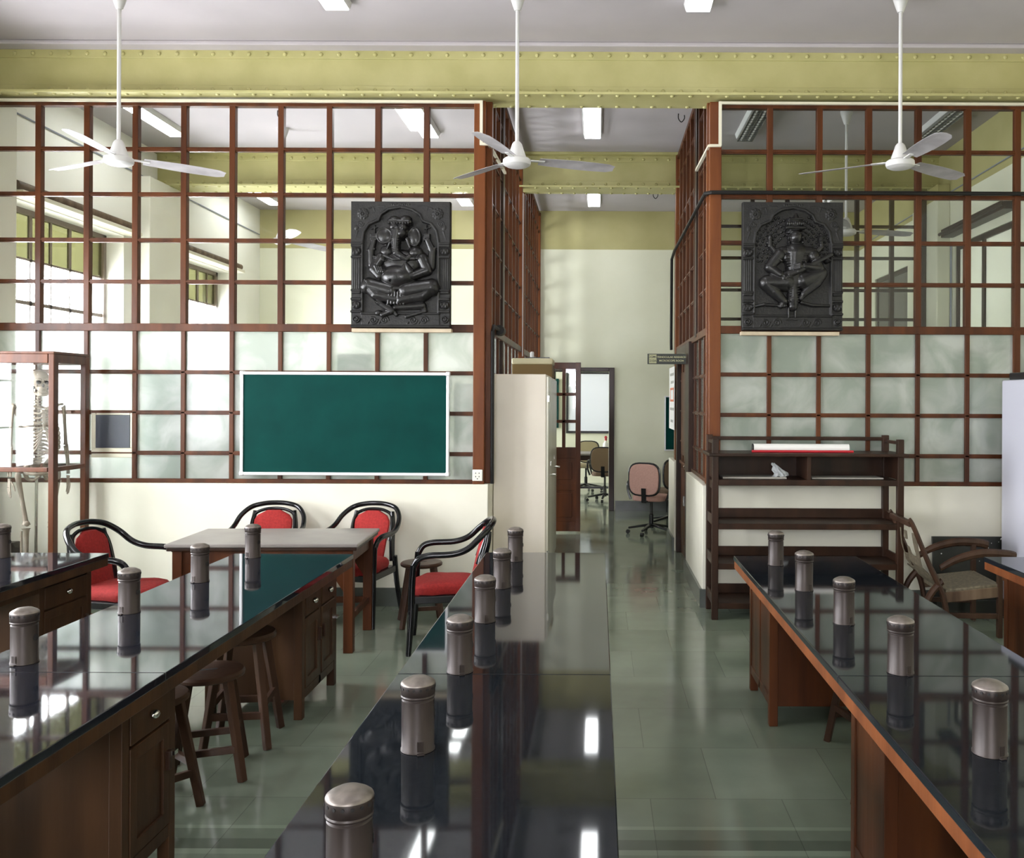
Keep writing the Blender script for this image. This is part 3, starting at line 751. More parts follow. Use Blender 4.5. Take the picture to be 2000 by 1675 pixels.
def fig_left(X, Z):
    H = np.full(X.shape, -20.0); c = lambda *a, **k: cap(H, X, Z, *a, **k); e = lambda *a, **k: el(H, X, Z, *a, **k)
    # rear arms
    for P in (((480, 740), (375, 830), 50, 42, 10, 15), ((375, 830), (368, 680), 42, 36, 15, 22), ((368, 680), (400, 570), 36, 30, 22, 30),
              ((920, 740), (1020, 850), 55, 50, 10, 15), ((1020, 850), (1035, 680), 50, 42, 15, 22), ((1035, 680), (985, 570), 42, 32, 22, 30)):
        H = cap(H, X, Z, *P)
    for cx, s in ((400, 1), (975, -1)):
        H = el(H, X, Z, cx, 535, 40, 42, 44, 14)
        for k in range(4): H = cap(H, X, Z, (cx-30, 508+k*19), (cx+30, 502+k*19), 10, 9, 48, 48, 2)
        H = cap(H, X, Z, (cx+s*8, 500), (cx+s*8, 400), 9, 6, 22, 22); H = cap(H, X, Z, (cx-26, 440), (cx+36, 425), 8, 5, 22, 22)
    for x, z in ((370, 660), (1030, 650)): H = cap(H, X, Z, (x-38, z+12), (x+38, z), 13, 13, 40, 40, 2)
    # torso and belly
    H = e(690, 810, 225, 150, 84, 5); H = e(672, 960, 205, 135, 160, 12)
    H = e(545, 690, 85, 80, 84, 8); H = e(850, 700, 85, 78, 84, 8)
    H = c((500, 1062), (600, 1092), 18, 20, 96, 100); H = c((600, 1092), (760, 1092), 20, 20, 100, 100); H = c((760, 1092), (850, 1060), 20, 18, 100, 96)
    # ears
    H = e(525, 525, 92, 92, 46, 40, 15); H = e(842, 535, 76, 112, 46, 40, -8)
    ring = lambda cx, cz, rx, rz, n=20: [(cx+rx*math.cos(2*math.pi*k/n), cz+rz*math.sin(2*math.pi*k/n)) for k in range(n+1)]
    for P in (ring(520, 520, 78, 80), ring(845, 530, 60, 98)):
        for p, q in zip(P, P[1:]): H = cap(H, X, Z, p, q, 11, 11, 64, 64, 6)
    # head, brow, crown
    H = e(685, 470, 110, 105, 118, 20); H = e(630, 430, 50, 48, 60, 92); H = e(730, 440, 45, 45, 60, 92)
    H = c((590, 375), (790, 380), 34, 34, 100, 96); H = e(640, 350, 70, 42, 84, 50, 10); H = e(745, 345, 66, 44, 84, 50, -10)
    for k in range(8): H = e(585+k*30, 392, 12, 14, 18, 126, k=2)
    H = e(715, 500, 52, 46, 60, 95)
    # trunk
    T = [(665, 470, 58, 95), (648, 560, 48, 100), (645, 640, 42, 98), (655, 705, 38, 96), (710, 745, 33, 98), (770, 775, 28, 96), (800, 745, 22, 92)]
    for a, b_ in zip(T, T[1:]): H = cap(H, X, Z, a[:2], b_[:2], a[2], b_[2], a[3], b_[3])
    for k in range(9): H = cap(H, X, Z, (612+k*1.0, 560+k*18), (690-k, 556+k*18), 5, 5, 140-k*1.2, 140-k*1.2, 2)
    H = c((590, 600), (560, 660), 18, 8, 100, 92); H = c((770, 560), (800, 650), 20, 10, 90, 84)
    H = c((520, 735), (620, 780), 16, 14, 84, 92); H = c((620, 780), (850, 770), 14, 16, 92, 88)
    # front arms
    for P in (((480, 760), (405, 880), 60, 52, 50, 60), ((405, 880), (470, 955), 52, 42, 60, 78), ((930, 770), (985, 890), 64, 56, 48, 58), ((985, 890), (850, 950), 56, 42, 58, 90), ((850, 950), (740, 965), 42, 30, 90, 104)):
        H = cap(H, X, Z, *P)
    H = e(480, 905, 66, 62, 60, 66); 
    for k in range(4): H = cap(H, X, Z, (430+k*22, 850+k*6), (455+k*22, 905+k*5), 12, 10, 112, 122, 2)
    H = c((760, 820), (720, 930), 12, 50, 120, 100); H = c((760, 820), (810, 910), 14, 40, 120, 100)
    for x, z in ((470, 765), (935, 780)): H = cap(H, X, Z, (x-58, z-14), (x+50, z+24), 13, 13, 92, 92, 2)
    # legs
    for P in (((590, 1110), (350, 1050), 84, 78, 48, 44), ((350, 1050), (430, 1150), 76, 66, 42, 48), ((430, 1150), (640, 1200), 66, 50, 50, 66),
              ((760, 1110), (1020, 1070), 92, 90, 50, 44), ((1020, 1070), (930, 1160), 86, 74, 42, 48), ((930, 1160), (700, 1210), 74, 50, 50, 70)):
        H = cap(H, X, Z, *P)
    for k in range(6): H = cap(H, X, Z, (590+k*30, 1130), (570+k*34, 1250), 13, 17, 112, 84, 2)
    for k in range(4): H = cap(H, X, Z, (320+k*22, 1000+k*26), (400+k*20, 1040+k*30), 8, 8, 114, 112, 2)
    H = e(335, 1055, 72, 92, 84, 36, 25); H = e(1035, 1070, 84, 98, 92, 36, -20)
    # feet, small mouse and plinth cloth
    H = c((640, 1290), (930, 1270), 30, 42, 38, 30); H = c((930, 1270), (960, 1330), 40, 24, 30, 24)
    H = c((455, 1235), (600, 1330), 30, 38, 60, 50); H = c((600, 1330), (500, 1370), 36, 30, 50, 44); H = e(455, 1350, 44, 34, 50, 30)
    H = c((560, 1260), (650, 1370), 22, 22, 60, 44); H = c((760, 1390), (960, 1330), 20, 18, 44, 40)
    for k in range(4): H = e(425+k*14, 1228+k*9, 8, 12, 14, 84, k=2)
    H = H - np.where((X-603)**2+(Z-1015)**2 < 14**2, 30, 0)
    for ex in (640, 722): H = H - np.where(((X-ex)/12)**2+((Z-455)/7)**2 < 1, 8, 0)
    return H
def fig_right(X, Z):
    H = np.full(X.shape, -20.0); e = lambda *a, **k: el(H, X, Z, *a, **k)
    rnd = random.Random(3)
    for ring_ in range(6):                                # foliage halo
        rr = 250+ring_*42
        for k in range(int(rr/11)):
            a = math.pi*(1.02) + math.pi*1.0*k/int(rr/11)*(.96)
            x = 700+rr*1.02*math.cos(a)*(1 if True else 1); z = 800+rr*1.35*math.sin(a)*.95
            if 300 < x < 1085 and z > 300 and poly_mask(np.array([[x]]), np.array([[z]]), ARCH)[0, 0]:
                H = el(H, X, Z, x+rnd.uniform(-6, 6), z+rnd.uniform(-6, 6), 17, 12, 16, 10, rnd.uniform(0, 180), 2)
    for P in (((520, 690), (445, 610), 34, 26, 12, 22), ((445, 610), (445, 530), 26, 20, 22, 26), ((930, 690), (1000, 620), 34, 26, 12, 22), ((1000, 620), (990, 540), 26, 20, 22, 26)): H = cap(H, X, Z, *P)
    H = e(445, 520, 26, 34, 34, 20); H = cap(H, X, Z, (990, 500), (992, 570), 24, 26, 28, 28)
    for k in range(4): H = cap(H, X, Z, (968, 508+k*18), (1014, 508+k*18), 6, 6, 52, 52, 2)
    # torso
    for P in (((570, 675), (870, 675), 58, 58, 38, 38), ((715, 690), (705, 830), 130, 98, 8, 12), ((705, 830), (705, 980), 85, 100, 15, 15), ((715, 570), (715, 640), 38, 42, 50, 44)): H = cap(H, X, Z, *P)
    H = e(645, 738, 84, 70, 84, 24); H = e(788, 738, 84, 70, 84, 24)
    for k in range(6): H = cap(H, X, Z, (600+k*4, 700+k*26), (830-k*4, 716+k*22), 7, 7, 106-k*3, 106-k*3, 2)
    for x, s in ((575, 1), (865, -1)): H = cap(H, X, Z, (x-s*50, 665), (x+s*60, 625), 26, 16, 60, 54)
    for k in range(9):
        a = math.pi*k/8; H = el(H, X, Z, 715-62*math.cos(a), 630+62*math.sin(a), 9, 9, 12, 86, k=2)
    # head
    H = e(715, 522, 76, 90, 112, 26); H = e(700, 470, 90, 30, 80, 20); H = e(700, 385, 102, 78, 92, 20)
    H = cap(H, X, Z, (610, 430), (795, 430), 15, 15, 108, 108, 2); H = cap(H, X, Z, (640, 340), (770, 335), 14, 14, 98, 98, 2)
    H = cap(H, X, Z, (715, 330), (720, 275), 42, 12, 60, 50)
    for k in range(9): H = e(620+k*21, 385+3*(k % 2), 13, 22, 18, 100, k=2)
    H = cap(H, X, Z, (722, 500), (724, 535), 9, 14, 118, 124, 2); H = cap(H, X, Z, (700, 562), (745, 560), 8, 8, 112, 112, 2)
    for x in (690, 752): H = e(x, 503, 18, 10, 14, 112, k=2); H = cap(H, X, Z, (x-20, 486), (x+18, 482), 5, 5, 120, 120, 2)
    for x in (640, 788): H = e(x, 530, 14, 26, 40, 50); H = e(x, 575, 15, 18, 30, 56)
    # instrument
    for P in (((470, 950), (640, 920), 56, 44, 50, 84), ((640, 920), (730, 890), 44, 26, 84, 110), ((730, 890), (1090, 710), 26, 22, 112, 92)): H = cap(H, X, Z, *P)
    H = e(1050, 760, 36, 40, 60, 40); H = cap(H, X, Z, (1030, 745), (1075, 770), 10, 10, 100, 96, 2)
    # arms
    for P in (((545, 705), (435, 840), 66, 54, 46, 60), ((435, 840), (545, 925), 54, 40, 60, 98), ((905, 715), (965, 850), 64, 54, 46, 62), ((965, 850), (800, 835), 54, 38, 62, 108)): H = cap(H, X, Z, *P)
    H = e(590, 960, 46, 50, 50, 96, 40); H = e(745, 835, 60, 36, 50, 100)
    for k in range(4):
        H = cap(H, X, Z, (575+k*20, 960-k*6), (600+k*18, 1015-k*10), 11, 8, 136, 124, 2)
        H = cap(H, X, Z, (745, 812+k*16), (680, 826+k*15), 10, 8, 142, 128, 2)
    for P in (((500, 730), (560, 780)), ((880, 760), (960, 740)), ((530, 880), (515, 930)), ((820, 800), (835, 860))): H = cap(H, X, Z, P[0], P[1], 11, 11, 100, 100, 2)
    # legs
    for P in (((620, 1000), (405, 1000), 100, 78, 40, 46), ((405, 1010), (485, 1095), 76, 64, 46, 50), ((485, 1095), (590, 1200), 64, 44, 50, 58), ((590, 1200), (560, 1250), 38, 28, 60, 60),
              ((800, 980), (990, 900), 100, 66, 40, 48), ((990, 910), (940, 1000), 66, 56, 48, 52), ((940, 1000), (800, 1120), 56, 40, 54, 64), ((800, 1120), (770, 1170), 34, 26, 66, 66)): H = cap(H, X, Z, *P)
    for k in range(5): H = cap(H, X, Z, (930+k*16, 880+k*8), (880+k*20, 1000+k*2), 7, 7, 100, 92, 2)
    for k in range(4): H = e(560+k*18, 1258-k*3, 10, 14, 14, 78, k=2)
    # drape and swan
    for P in (((690, 990), (690, 1180), 52, 62, 60, 44), ((690, 1180), (690, 1250), 66, 54, 44, 36)): H = cap(H, X, Z, *P)
    for k in range(8): H = cap(H, X, Z, (640, 1020+k*26), (745, 1020+k*26), 7, 7, 106-k*2, 106-k*2, 2)
    H = e(755, 1010, 50, 40, 40, 70)
    for x in (645, 718): H = cap(H, X, Z, (x, 1270), (x, 1370), 12, 9, 40, 44); H = cap(H, X, Z, (x-22, 1395), (x+22, 1395), 9, 9, 42, 42)
    for P in (((250, 1262), (380, 1232), 14, 18, 30, 40), ((380, 1232), (600, 1250), 18, 16, 40, 40), ((780, 1210), (900, 1240), 18, 18, 40, 40), ((900, 1240), (1100, 1245), 18, 12, 40, 30)): H = cap(H, X, Z, *P)
    return H
def heightmesh(name, mat_, H, X, Z, s, keep=None, parent=None, base=0.0):
    nz, nx = H.shape; bm_v = []; idx = -np.ones(H.shape, int); faces = []
    Y = -(base + np.maximum(H, 0)*s*.9)
    xs = (X - (150+PXW/2))*s; zs = (1505-Z)*s
    if keep is None: keep = np.ones(H.shape, bool)
    k2 = keep.copy()
    k2[1:] |= keep[:-1]; k2[:-1] |= keep[1:]; k2[:, 1:] |= keep[:, :-1]; k2[:, :-1] |= keep[:, 1:]
    ids = np.nonzero(k2); idx[ids] = np.arange(len(ids[0]))
    verts = np.stack([xs[ids], Y[ids], zs[ids]], 1)
    q = k2[:-1, :-1] & k2[1:, :-1] & k2[:-1, 1:] & k2[1:, 1:]
    a, b_ = np.nonzero(q)
    faces = np.stack([idx[a, b_], idx[a, b_+1], idx[a+1, b_+1], idx[a+1, b_]], 1)[:, ::-1]
    me = bpy.data.meshes.new(name); me.from_pydata(verts.tolist(), [], faces.tolist()); me.update()
    me.materials.append(M[mat_]); me.shade_smooth()
    o = bpy.data.objects.new(name, me); C.objects.link(o); o.parent = parent
    return o
def plaque(name, loc, fig, w, h, label):
    e = empty(name, loc); s = w/PXW
    X, Z = np.meshgrid(np.linspace(150, 150+PXW, 270), np.linspace(145, 1505, 340))
    Hp = panel_height(X, Z, None)
    edge = np.minimum.reduce([X-150, 150+PXW-X, Z-145, 1505-Z]); Hp = np.where(edge < 1, -20, Hp)
    p = heightmesh('carved_frame', 'bronze_panel', Hp, X, Z, s, None, e, .012)
    sc_ = h/((1505-145)*s); p.scale = (1, 1, sc_)
    Hf = fig(X, Z); base = np.where(poly_mask(X, Z, ARCH), 6.0, 6.0)
    f = heightmesh('carved_figure', 'bronze', np.maximum(Hf, 0), X, Z, s, Hf > 1.0, e, .014); f.scale = (1, 1, sc_)
    MB().box(-w/2, w/2, -.013, .035, 0, h).build('backing_board', 'bronze_panel', e)
    tag(e, label, 'relief plaque', 'carved relief plaques on the partitions')
    return e
plaque('carved_plaque', (-1.607, 7.30, 2.277), fig_left, .806, 1.022, 'black carved plaque of a seated elephant headed figure on the left partition')
plaque('carved_plaque', (1.575, 7.30, 2.268), fig_right, .815, 1.040, 'black carved plaque of a seated crowned musician on the right partition')
for x, z, w, lb in ((-1.60, 2.252, .81, 'thin pale wooden ledge under the elephant headed plaque'), (1.560, 2.240, .80, 'thin pale wooden ledge under the crowned musician plaque')):
    o = empty('plaque_ledge', (x, 7.325, z)); MB().box(-w/2, w/2, -.045, .03, -.012, .018).build('shelf_strip', 'ledge', o, bevel=.003)
    tag(o, lb, 'ledge', 'ledges under the plaques')

# ------------------------------------------------------------------ green board
o = tag(empty('green_chalkboard', (-2.066, 7.325, 1.075)), 'large green chalkboard with a silver frame on the left partition', 'chalkboard')
o.rotation_euler.y = R(.05)
MB().box(-.84, .84, -.012, .012, .01, .825).build('writing_surface', 'green_board', o)
b = MB()
b.box(-.852, .852, -.022, .02, -.004, .022); b.box(-.852, .852, -.022, .02, .815, .841); b.box(-.852, -.828, -.022, .02, .02, .82); b.box(.828, .852, -.022, .02, .02, .82)
b.build('board_frame', 'alu', o, bevel=.005)
b = MB()
for x in (-.84, .84):
    for z in (.009, .828): b.box(x-.018, x+.018, -.026, .022, z-.018, z+.018)
b.build('corner_caps', 'alu', o, bevel=.008)

# ------------------------------------------------------------------ benches
def lab_top(name, x0, x1, y0, y1, joints, label, cabs=(), key=''):
    e = empty(name, (0, 0, 0)); ys = [y0]+joints+[y1]
    for a, c in zip(ys, ys[1:]): MB().box(x0, x1, a+.0008, c-.0008, .742, .77).build('granite_slab', 'granite_left' if key in ('left', 'far') else 'granite', e, bevel=.003)
    b = MB(); b.box(x0+.004, x0+.03, y0+.004, y1-.004, .695, .741); b.box(x1-.03, x1-.004, y0+.004, y1-.004, .695, .741)
    b.box(x0+.03, x1-.03, y1-.03, y1-.004, .695, .741); b.box(x0+.03, x1-.03, y0+.004, y0+.03, .695, .741)
    b.build('wooden_rim', 'wood_rim' if 'right' in key or key == 'centre' else 'wood_bench', e, bevel=.003)
    b = MB(); edges = [y0+.05] + [v for c in sorted(cabs) for v in (c[0]-.002, c[1]+.002)] + [y1-.02]
    for a, c in zip(edges[0::2], edges[1::2]):
        if c-a > .04: b.box(x0+.10, x0+.13, a, c, .635, .7415); b.box(x1-.13, x1-.10, a, c, .635, .7415)
    b.build('apron_rail', 'wood_bench', e, bevel=.003)
    tag(e, label, 'bench top', 'black granite laboratory bench tops'); return e
BN = [('far', -3.62, -2.92, 'black granite bench top at the edge beside the skeleton case'),
      ('left', -2.17, -1.458, 'black granite bench top with bright window reflections, beside the wooden table'),
      ('centre', -.674, .047, 'black granite bench top in the middle, in front of the cream cupboard'),
      ('right', .815, 1.548, 'black granite bench top running up to the open shelf rack'),
      ('far right', 2.31, 3.03, 'black granite bench top beside the broken armchair')]
CB = {'far': [(2.94, 3.31), (4.85, 5.35)], 'left': [(.95, 1.55), (2.94, 3.31), (4.73, 5.35)], 'centre': [(1.0, 1.6), (2.94, 3.31), (4.75, 5.42)],
      'right': [(.95, 1.5), (2.80, 3.17), (4.67, 5.29)], 'far right': [(2.80, 3.17), (4.67, 5.29)]}
for nm, a, c, lb in BN: lab_top('laboratory_bench_top', a, c, .9, 5.44 if nm == 'centre' else 5.36, [3.03], lb, CB[nm], nm)

def cabinet(x0, x1, y0, y1, label, ncol=2, plain=False, first={}):
    """both long faces carry drawers and doors (or plain panels)"""
    w = x1-x0; d = y1-y0; H = .694
    e = empty('bench_cabinet', ((x0+x1)/2, (y0+y1)/2, 0))
    wm = 'wood_bench' if not plain else 'wood'
    b = MB(); b.box(-w/2+.012, w/2-.012, -d/2+.008, d/2-.008, .102, H-.002)
    for sx in (-1, 1):
        for sy in (-1, 1):
            xa = sx*w/2; ya = sy*d/2
            b.box(min(xa, xa-sx*.045), max(xa, xa-sx*.045), min(ya, ya-sy*.045), max(ya, ya-sy*.045), 0, H)
    for sx in (-1, 1):
        a = sx*(w/2-.002); b_ = a-sx*.018
        b.box(min(a, b_), max(a, b_), -d/2+.02, d/2-.02, .10, .15); b.box(min(a, b_), max(a, b_), -d/2+.02, d/2-.02, H-.03, H-.001)
        if ncol == 2: b.box(min(a, b_), max(a, b_), -.018, .018, .1, H)
    b.build('body', wm, e, bevel=.003)
    for sx in (-1, 1):
        for k in range(ncol):
            ya = -d/2+.045 if k == 0 else .018; yb = d/2-.045 if k == ncol-1 else -.018
            if plain:
                xo = sx*(w/2-.006); xi = sx*(w/2-.014)
                MB().box(min(xo, xi), max(xo, xi), ya+.002, yb-.002, .152, H-.032).build('panel', wm, e)
                continue
            yo = (ya+yb)/2; xf = sx*w/2
            dr = MB().box(min(xf-sx*.015, xf+sx*.004), max(xf-sx*.015, xf+sx*.004), ya+.003, yb-.003, .535, .655).build('drawer', wm, e, bevel=.004)
            MB().ell((xf+sx*.016, yo, .597), (.016, .020, .016), 12, 8).build('knob', 'steel', dr, smooth=True)
            b = MB(); p = (min(xf-sx*.012, xf+sx*.003), max(xf-sx*.012, xf+sx*.003))
            b.box(*p, ya+.003, ya+.048, .155, .525); b.box(*p, yb-.048, yb-.003, .155, .525); b.box(*p, ya+.04, yb-.04, .155, .205); b.box(*p, ya+.04, yb-.04, .475, .525)
            b.box(min(xf-sx*.012, xf-sx*.006), max(xf-sx*.012, xf-sx*.006), ya+.045, yb-.045, .20, .48)
            dd = b.build('door', wm, e, bevel=.003)
            yk = yb-.024 if k == 0 else ya+.024
            MB().box(min(xf, xf+sx*.018), max(xf, xf+sx*.018), yk-.012, yk+.012, .355, .425).build('handle', 'wood_dark', dd, bevel=.003)
            if k == ncol-1:
                MB().box(min(xf, xf+sx*.022), max(xf, xf+sx*.022), yb-.006, yb+.022, .40, .415).build('hasp', 'steel', dd)
    tag(e, label, 'cabinet', 'wooden cabinets under the bench tops'); return e
cabinet(-2.07, -1.556, 4.73, 5.35, 'two door wooden cabinet under the left bench, beside the table leg')
cabinet(-2.07, -1.556, 2.94, 3.31, 'narrow wooden cabinet with one door half way under the left bench', 1)
cabinet(-2.07, -1.556, .95, 1.55, 'wooden cabinet under the near end of the left bench')
cabinet(-3.52, -3.02, 4.85, 5.35, 'wooden cabinet with one drawer under the bench beside the skeleton case', 1)
cabinet(-3.52, -3.02, 2.94, 3.31, 'narrow cabinet half way under the bench beside the skeleton case', 1)
cabinet(-.575, -.05, 4.75, 5.42, 'wooden cabinet under the far end of the centre bench')
cabinet(-.575, -.05, 2.94, 3.31, 'narrow wooden cabinet half way under the centre bench', 1)
cabinet(-.575, -.05, 1.0, 1.6, 'wooden cabinet under the near end of the centre bench')
cabinet(.90, 1.45, 4.67, 5.29, 'plain panelled cabinet under the far end of the right bench', 2, True)
cabinet(.90, 1.45, 2.80, 3.17, 'plain reddish cabinet half way under the right bench', 1, True)
cabinet(.90, 1.45, .95, 1.5, 'plain cabinet under the near end of the right bench', 2, True)
cabinet(2.40, 2.94, 4.67, 5.29, 'reddish panelled cabinet under the bench beside the broken armchair', 2, True)
cabinet(2.40, 2.94, 2.80, 3.17, 'plain cabinet half way under the bench at the right edge', 1, True)

# ------------------------------------------------------------------ metal vent canisters
ORD = ['first', 'second', 'third', 'fourth', 'fifth', 'sixth']
can0 = []
def canister(x, y, rz, label, group):
    loc = (x, y, .77)
    if can0: return dup(can0[0], loc, rz, label, group)
    o = empty('vent_canister', loc, rz); r = .0432
    MB().lathe([(0, .001), (r+.002, .001), (r+.002, .005), (r, .008), (r-.0005, .134), (r-.004, .138), (0, .138)], n=40).build('cylinder_body', 'can', o, smooth=True)
    cp = MB().lathe([(0, .135), (r-.003, .135), (r-.0035, .1385), (r+.0012, .141), (r+.002, .1445), (r+.0005, .148), (r+.0015, .150), (r+.0025, .176), (r+.001, .180), (r-.004, .184), (r*.6, .191), (r*.25, .194), (0, .1945)], n=40).build('domed_cap', ['can', 'cantop'], o, smooth=True)
    for p in cp.data.polygons:
        if p.center.z > .178: p.material_index = 1
    b = MB()
    for k in range(16):
        a = 2*math.pi*k/16; m = Matrix.Rotation(a, 4, 'Z')
        b.lathe([(0, 0), (.0037, 0), (.0037, .003), (0, .003)], 0, 0, 8, m @ Matrix.Translation((r+.0005, 0, .168)) @ Matrix.Rotation(R(90), 4, 'Y'))
    b.build('air_holes', 'dark', o)
    b = MB(); b.box(-.009, .009, -r-.002, -r+.001, .008, .034); b.box(-.009, .009, -r-.010, -r, .001, .005)
    b.build('foot_tab', 'can', o, bevel=.001)
    m = Matrix.Rotation(R(5), 4, 'Z')
    MB().lathe([(0, 0), (.011, 0), (.011, .002), (0, .002)], 0, 0, 14, m @ Matrix.Translation((r-.0005, 0, .09)) @ Matrix.Rotation(R(90), 4, 'Y')).build('gas_hole', 'dark', o)
    tag(o, label, 'canister', group); can0.append(o); return o
for k, (x, y) in enumerate([(-.472, 5.16), (-.471, 4.43), (-.470, 3.755), (-.468, 3.06), (-.4746, 2.38), (-.468, 1.70)]):
    canister(x, y, R(12+k*2), ORD[k]+' brown metal canister from the cupboard end of the centre bench', 'canisters on the centre bench')
for k, (x, y) in enumerate([(-2.015, 5.24), (-2.013, 4.54), (-2.026, 3.88), (-2.006, 3.14), (-2.01, 2.43)]):
    canister(x, y, R(-25+k*4), ORD[k]+' brown metal canister from the wooden table end of the left bench', 'canisters on the left bench')
for k, (x, y) in enumerate([(1.010, 5.07), (1.016, 4.40), (1.033, 3.75), (1.04, 3.07), (1.04, 2.37), (1.04, 1.68)]):
    canister(x, y, R(30-k*3), ORD[k]+' brown metal canister from the shelf rack end of the right bench', 'canisters on the right bench')
canister(-3.455, 5.2, 0, 'brown metal canister at the picture edge on the bench beside the skeleton case', 'canisters on the skeleton side bench')

# ------------------------------------------------------------------ stools
st0 = []
def stool(x, y, rz, label, group='wooden stools', h=.47):
    if st0: 
        s = dup(st0[0], (x, y, 0), rz, label, group); s.scale = (1, 1, h/.47); return s
    o = empty('wooden_stool', (x, y, 0), rz); H = .47; r = .155
    b = MB(); prof = [(0, H-.032), (r-.012, H-.032), (r, H-.026), (r+.002, H-.012), (r-.006, H-.002), (r-.03, H), (0, H)]
    b.lathe(prof, n=40); b.build('seat', 'wood_stool', o, smooth=True)
    MB().poly([(-.035, -.008), (.035, -.008), (.04, 0), (.035, .008), (-.035, .008), (-.04, 0)], H-.001, H+.0006, 'z').build('hand_slot', 'dark', o)
    for sx in (-1, 1):
        for sy in (-1, 1):
            MB().bar((sx*.085, sy*.085, H-.03), (sx*.150, sy*.150, 0.0), .036, .036, w2=.032, d2=.032).build('leg', 'wood_stool', o, bevel=.004)
    for z, a in ((.14, 0), (.18, 1)):
        for s in (-1, 1):
            q = .150 - (z/.44)*.065
            p = ((-q, s*q, z), (q, s*q, z)) if a == 0 else ((s*q, -q, z), (s*q, q, z))
            MB().bar(p[0], p[1], .020, .030).build('stretcher', 'wood_stool', o, bevel=.002)
    tag(o, label, 'stool', group); st0.append(o); return o
stool(-1.76, 4.06, R(20), 'round wooden stool with a slotted seat under the left bench, between the cabinets')
stool(-1.86, 3.72, R(50), 'round wooden stool half hidden behind the narrow cabinet of the left bench')
stool(-1.76, 4.46, R(8), 'taller wooden stool under the left bench, right beside its two door cabinet', h=.54)
stool(-1.33, 6.78, R(15), 'round wooden stool behind the red chair that faces the table')
stool(1.33, 4.36, R(12), 'wooden stool under the right bench, beside its far panelled cabinet')
stool(1.29, 3.72, R(30), 'wooden stool under the right bench, just beyond its reddish cabinet')
stool(1.20, 2.50, R(20), 'round stool whose seat rim shows under the near part of the right bench')
stool(-1.86, 2.45, R(30), 'dark stool in the shadow under the near part of the left bench')

# ------------------------------------------------------------------ wooden table
o = tag(empty('wooden_table', (-2.235, 6.28, 0), R(2.5)), 'wooden table with a grey top and braced legs between the red chairs', 'table')
MB().box(-.63, .63, -.37, .37, .712, .735).build('table_top', 'table_top', o, bevel=.006)
MB().box(-.62, .62, -.36, .36, .688, .711).build('top_edge_board', 'wood_dark', o, bevel=.006)
b = MB(); b.box(-.56, .56, -.315, -.290, .60, .688); b.box(-.56, .56, .290, .315, .60, .688); b.box(-.575, -.55, -.30, .30, .60, .688); b.box(.55, .575, -.30, .30, .60, .688)
b.build('apron', 'wood', o, bevel=.003)
for sx in (-1, 1):
    for sy in (-1, 1):
        l = MB().box(sx*.56-.032, sx*.56+.032, sy*.30-.032, sy*.30+.032, 0, .688).build('leg', 'wood', o, bevel=.004)
        b = MB(); a = sx*.53; q = sx*.40
        b.poly([(a, .60), (q, .60), (a, .40)], sy*.30-.014, sy*.30+.014)
        b.build('corner_brace', 'wood', l)
b = MB(); b.box(-.572, -.548, -.28, .28, .20, .245); b.box(.548, .572, -.28, .28, .20, .245); b.box(-.55, .55, .28, .305, .20, .245)
b.build('stretcher', 'wood', o, bevel=.003)

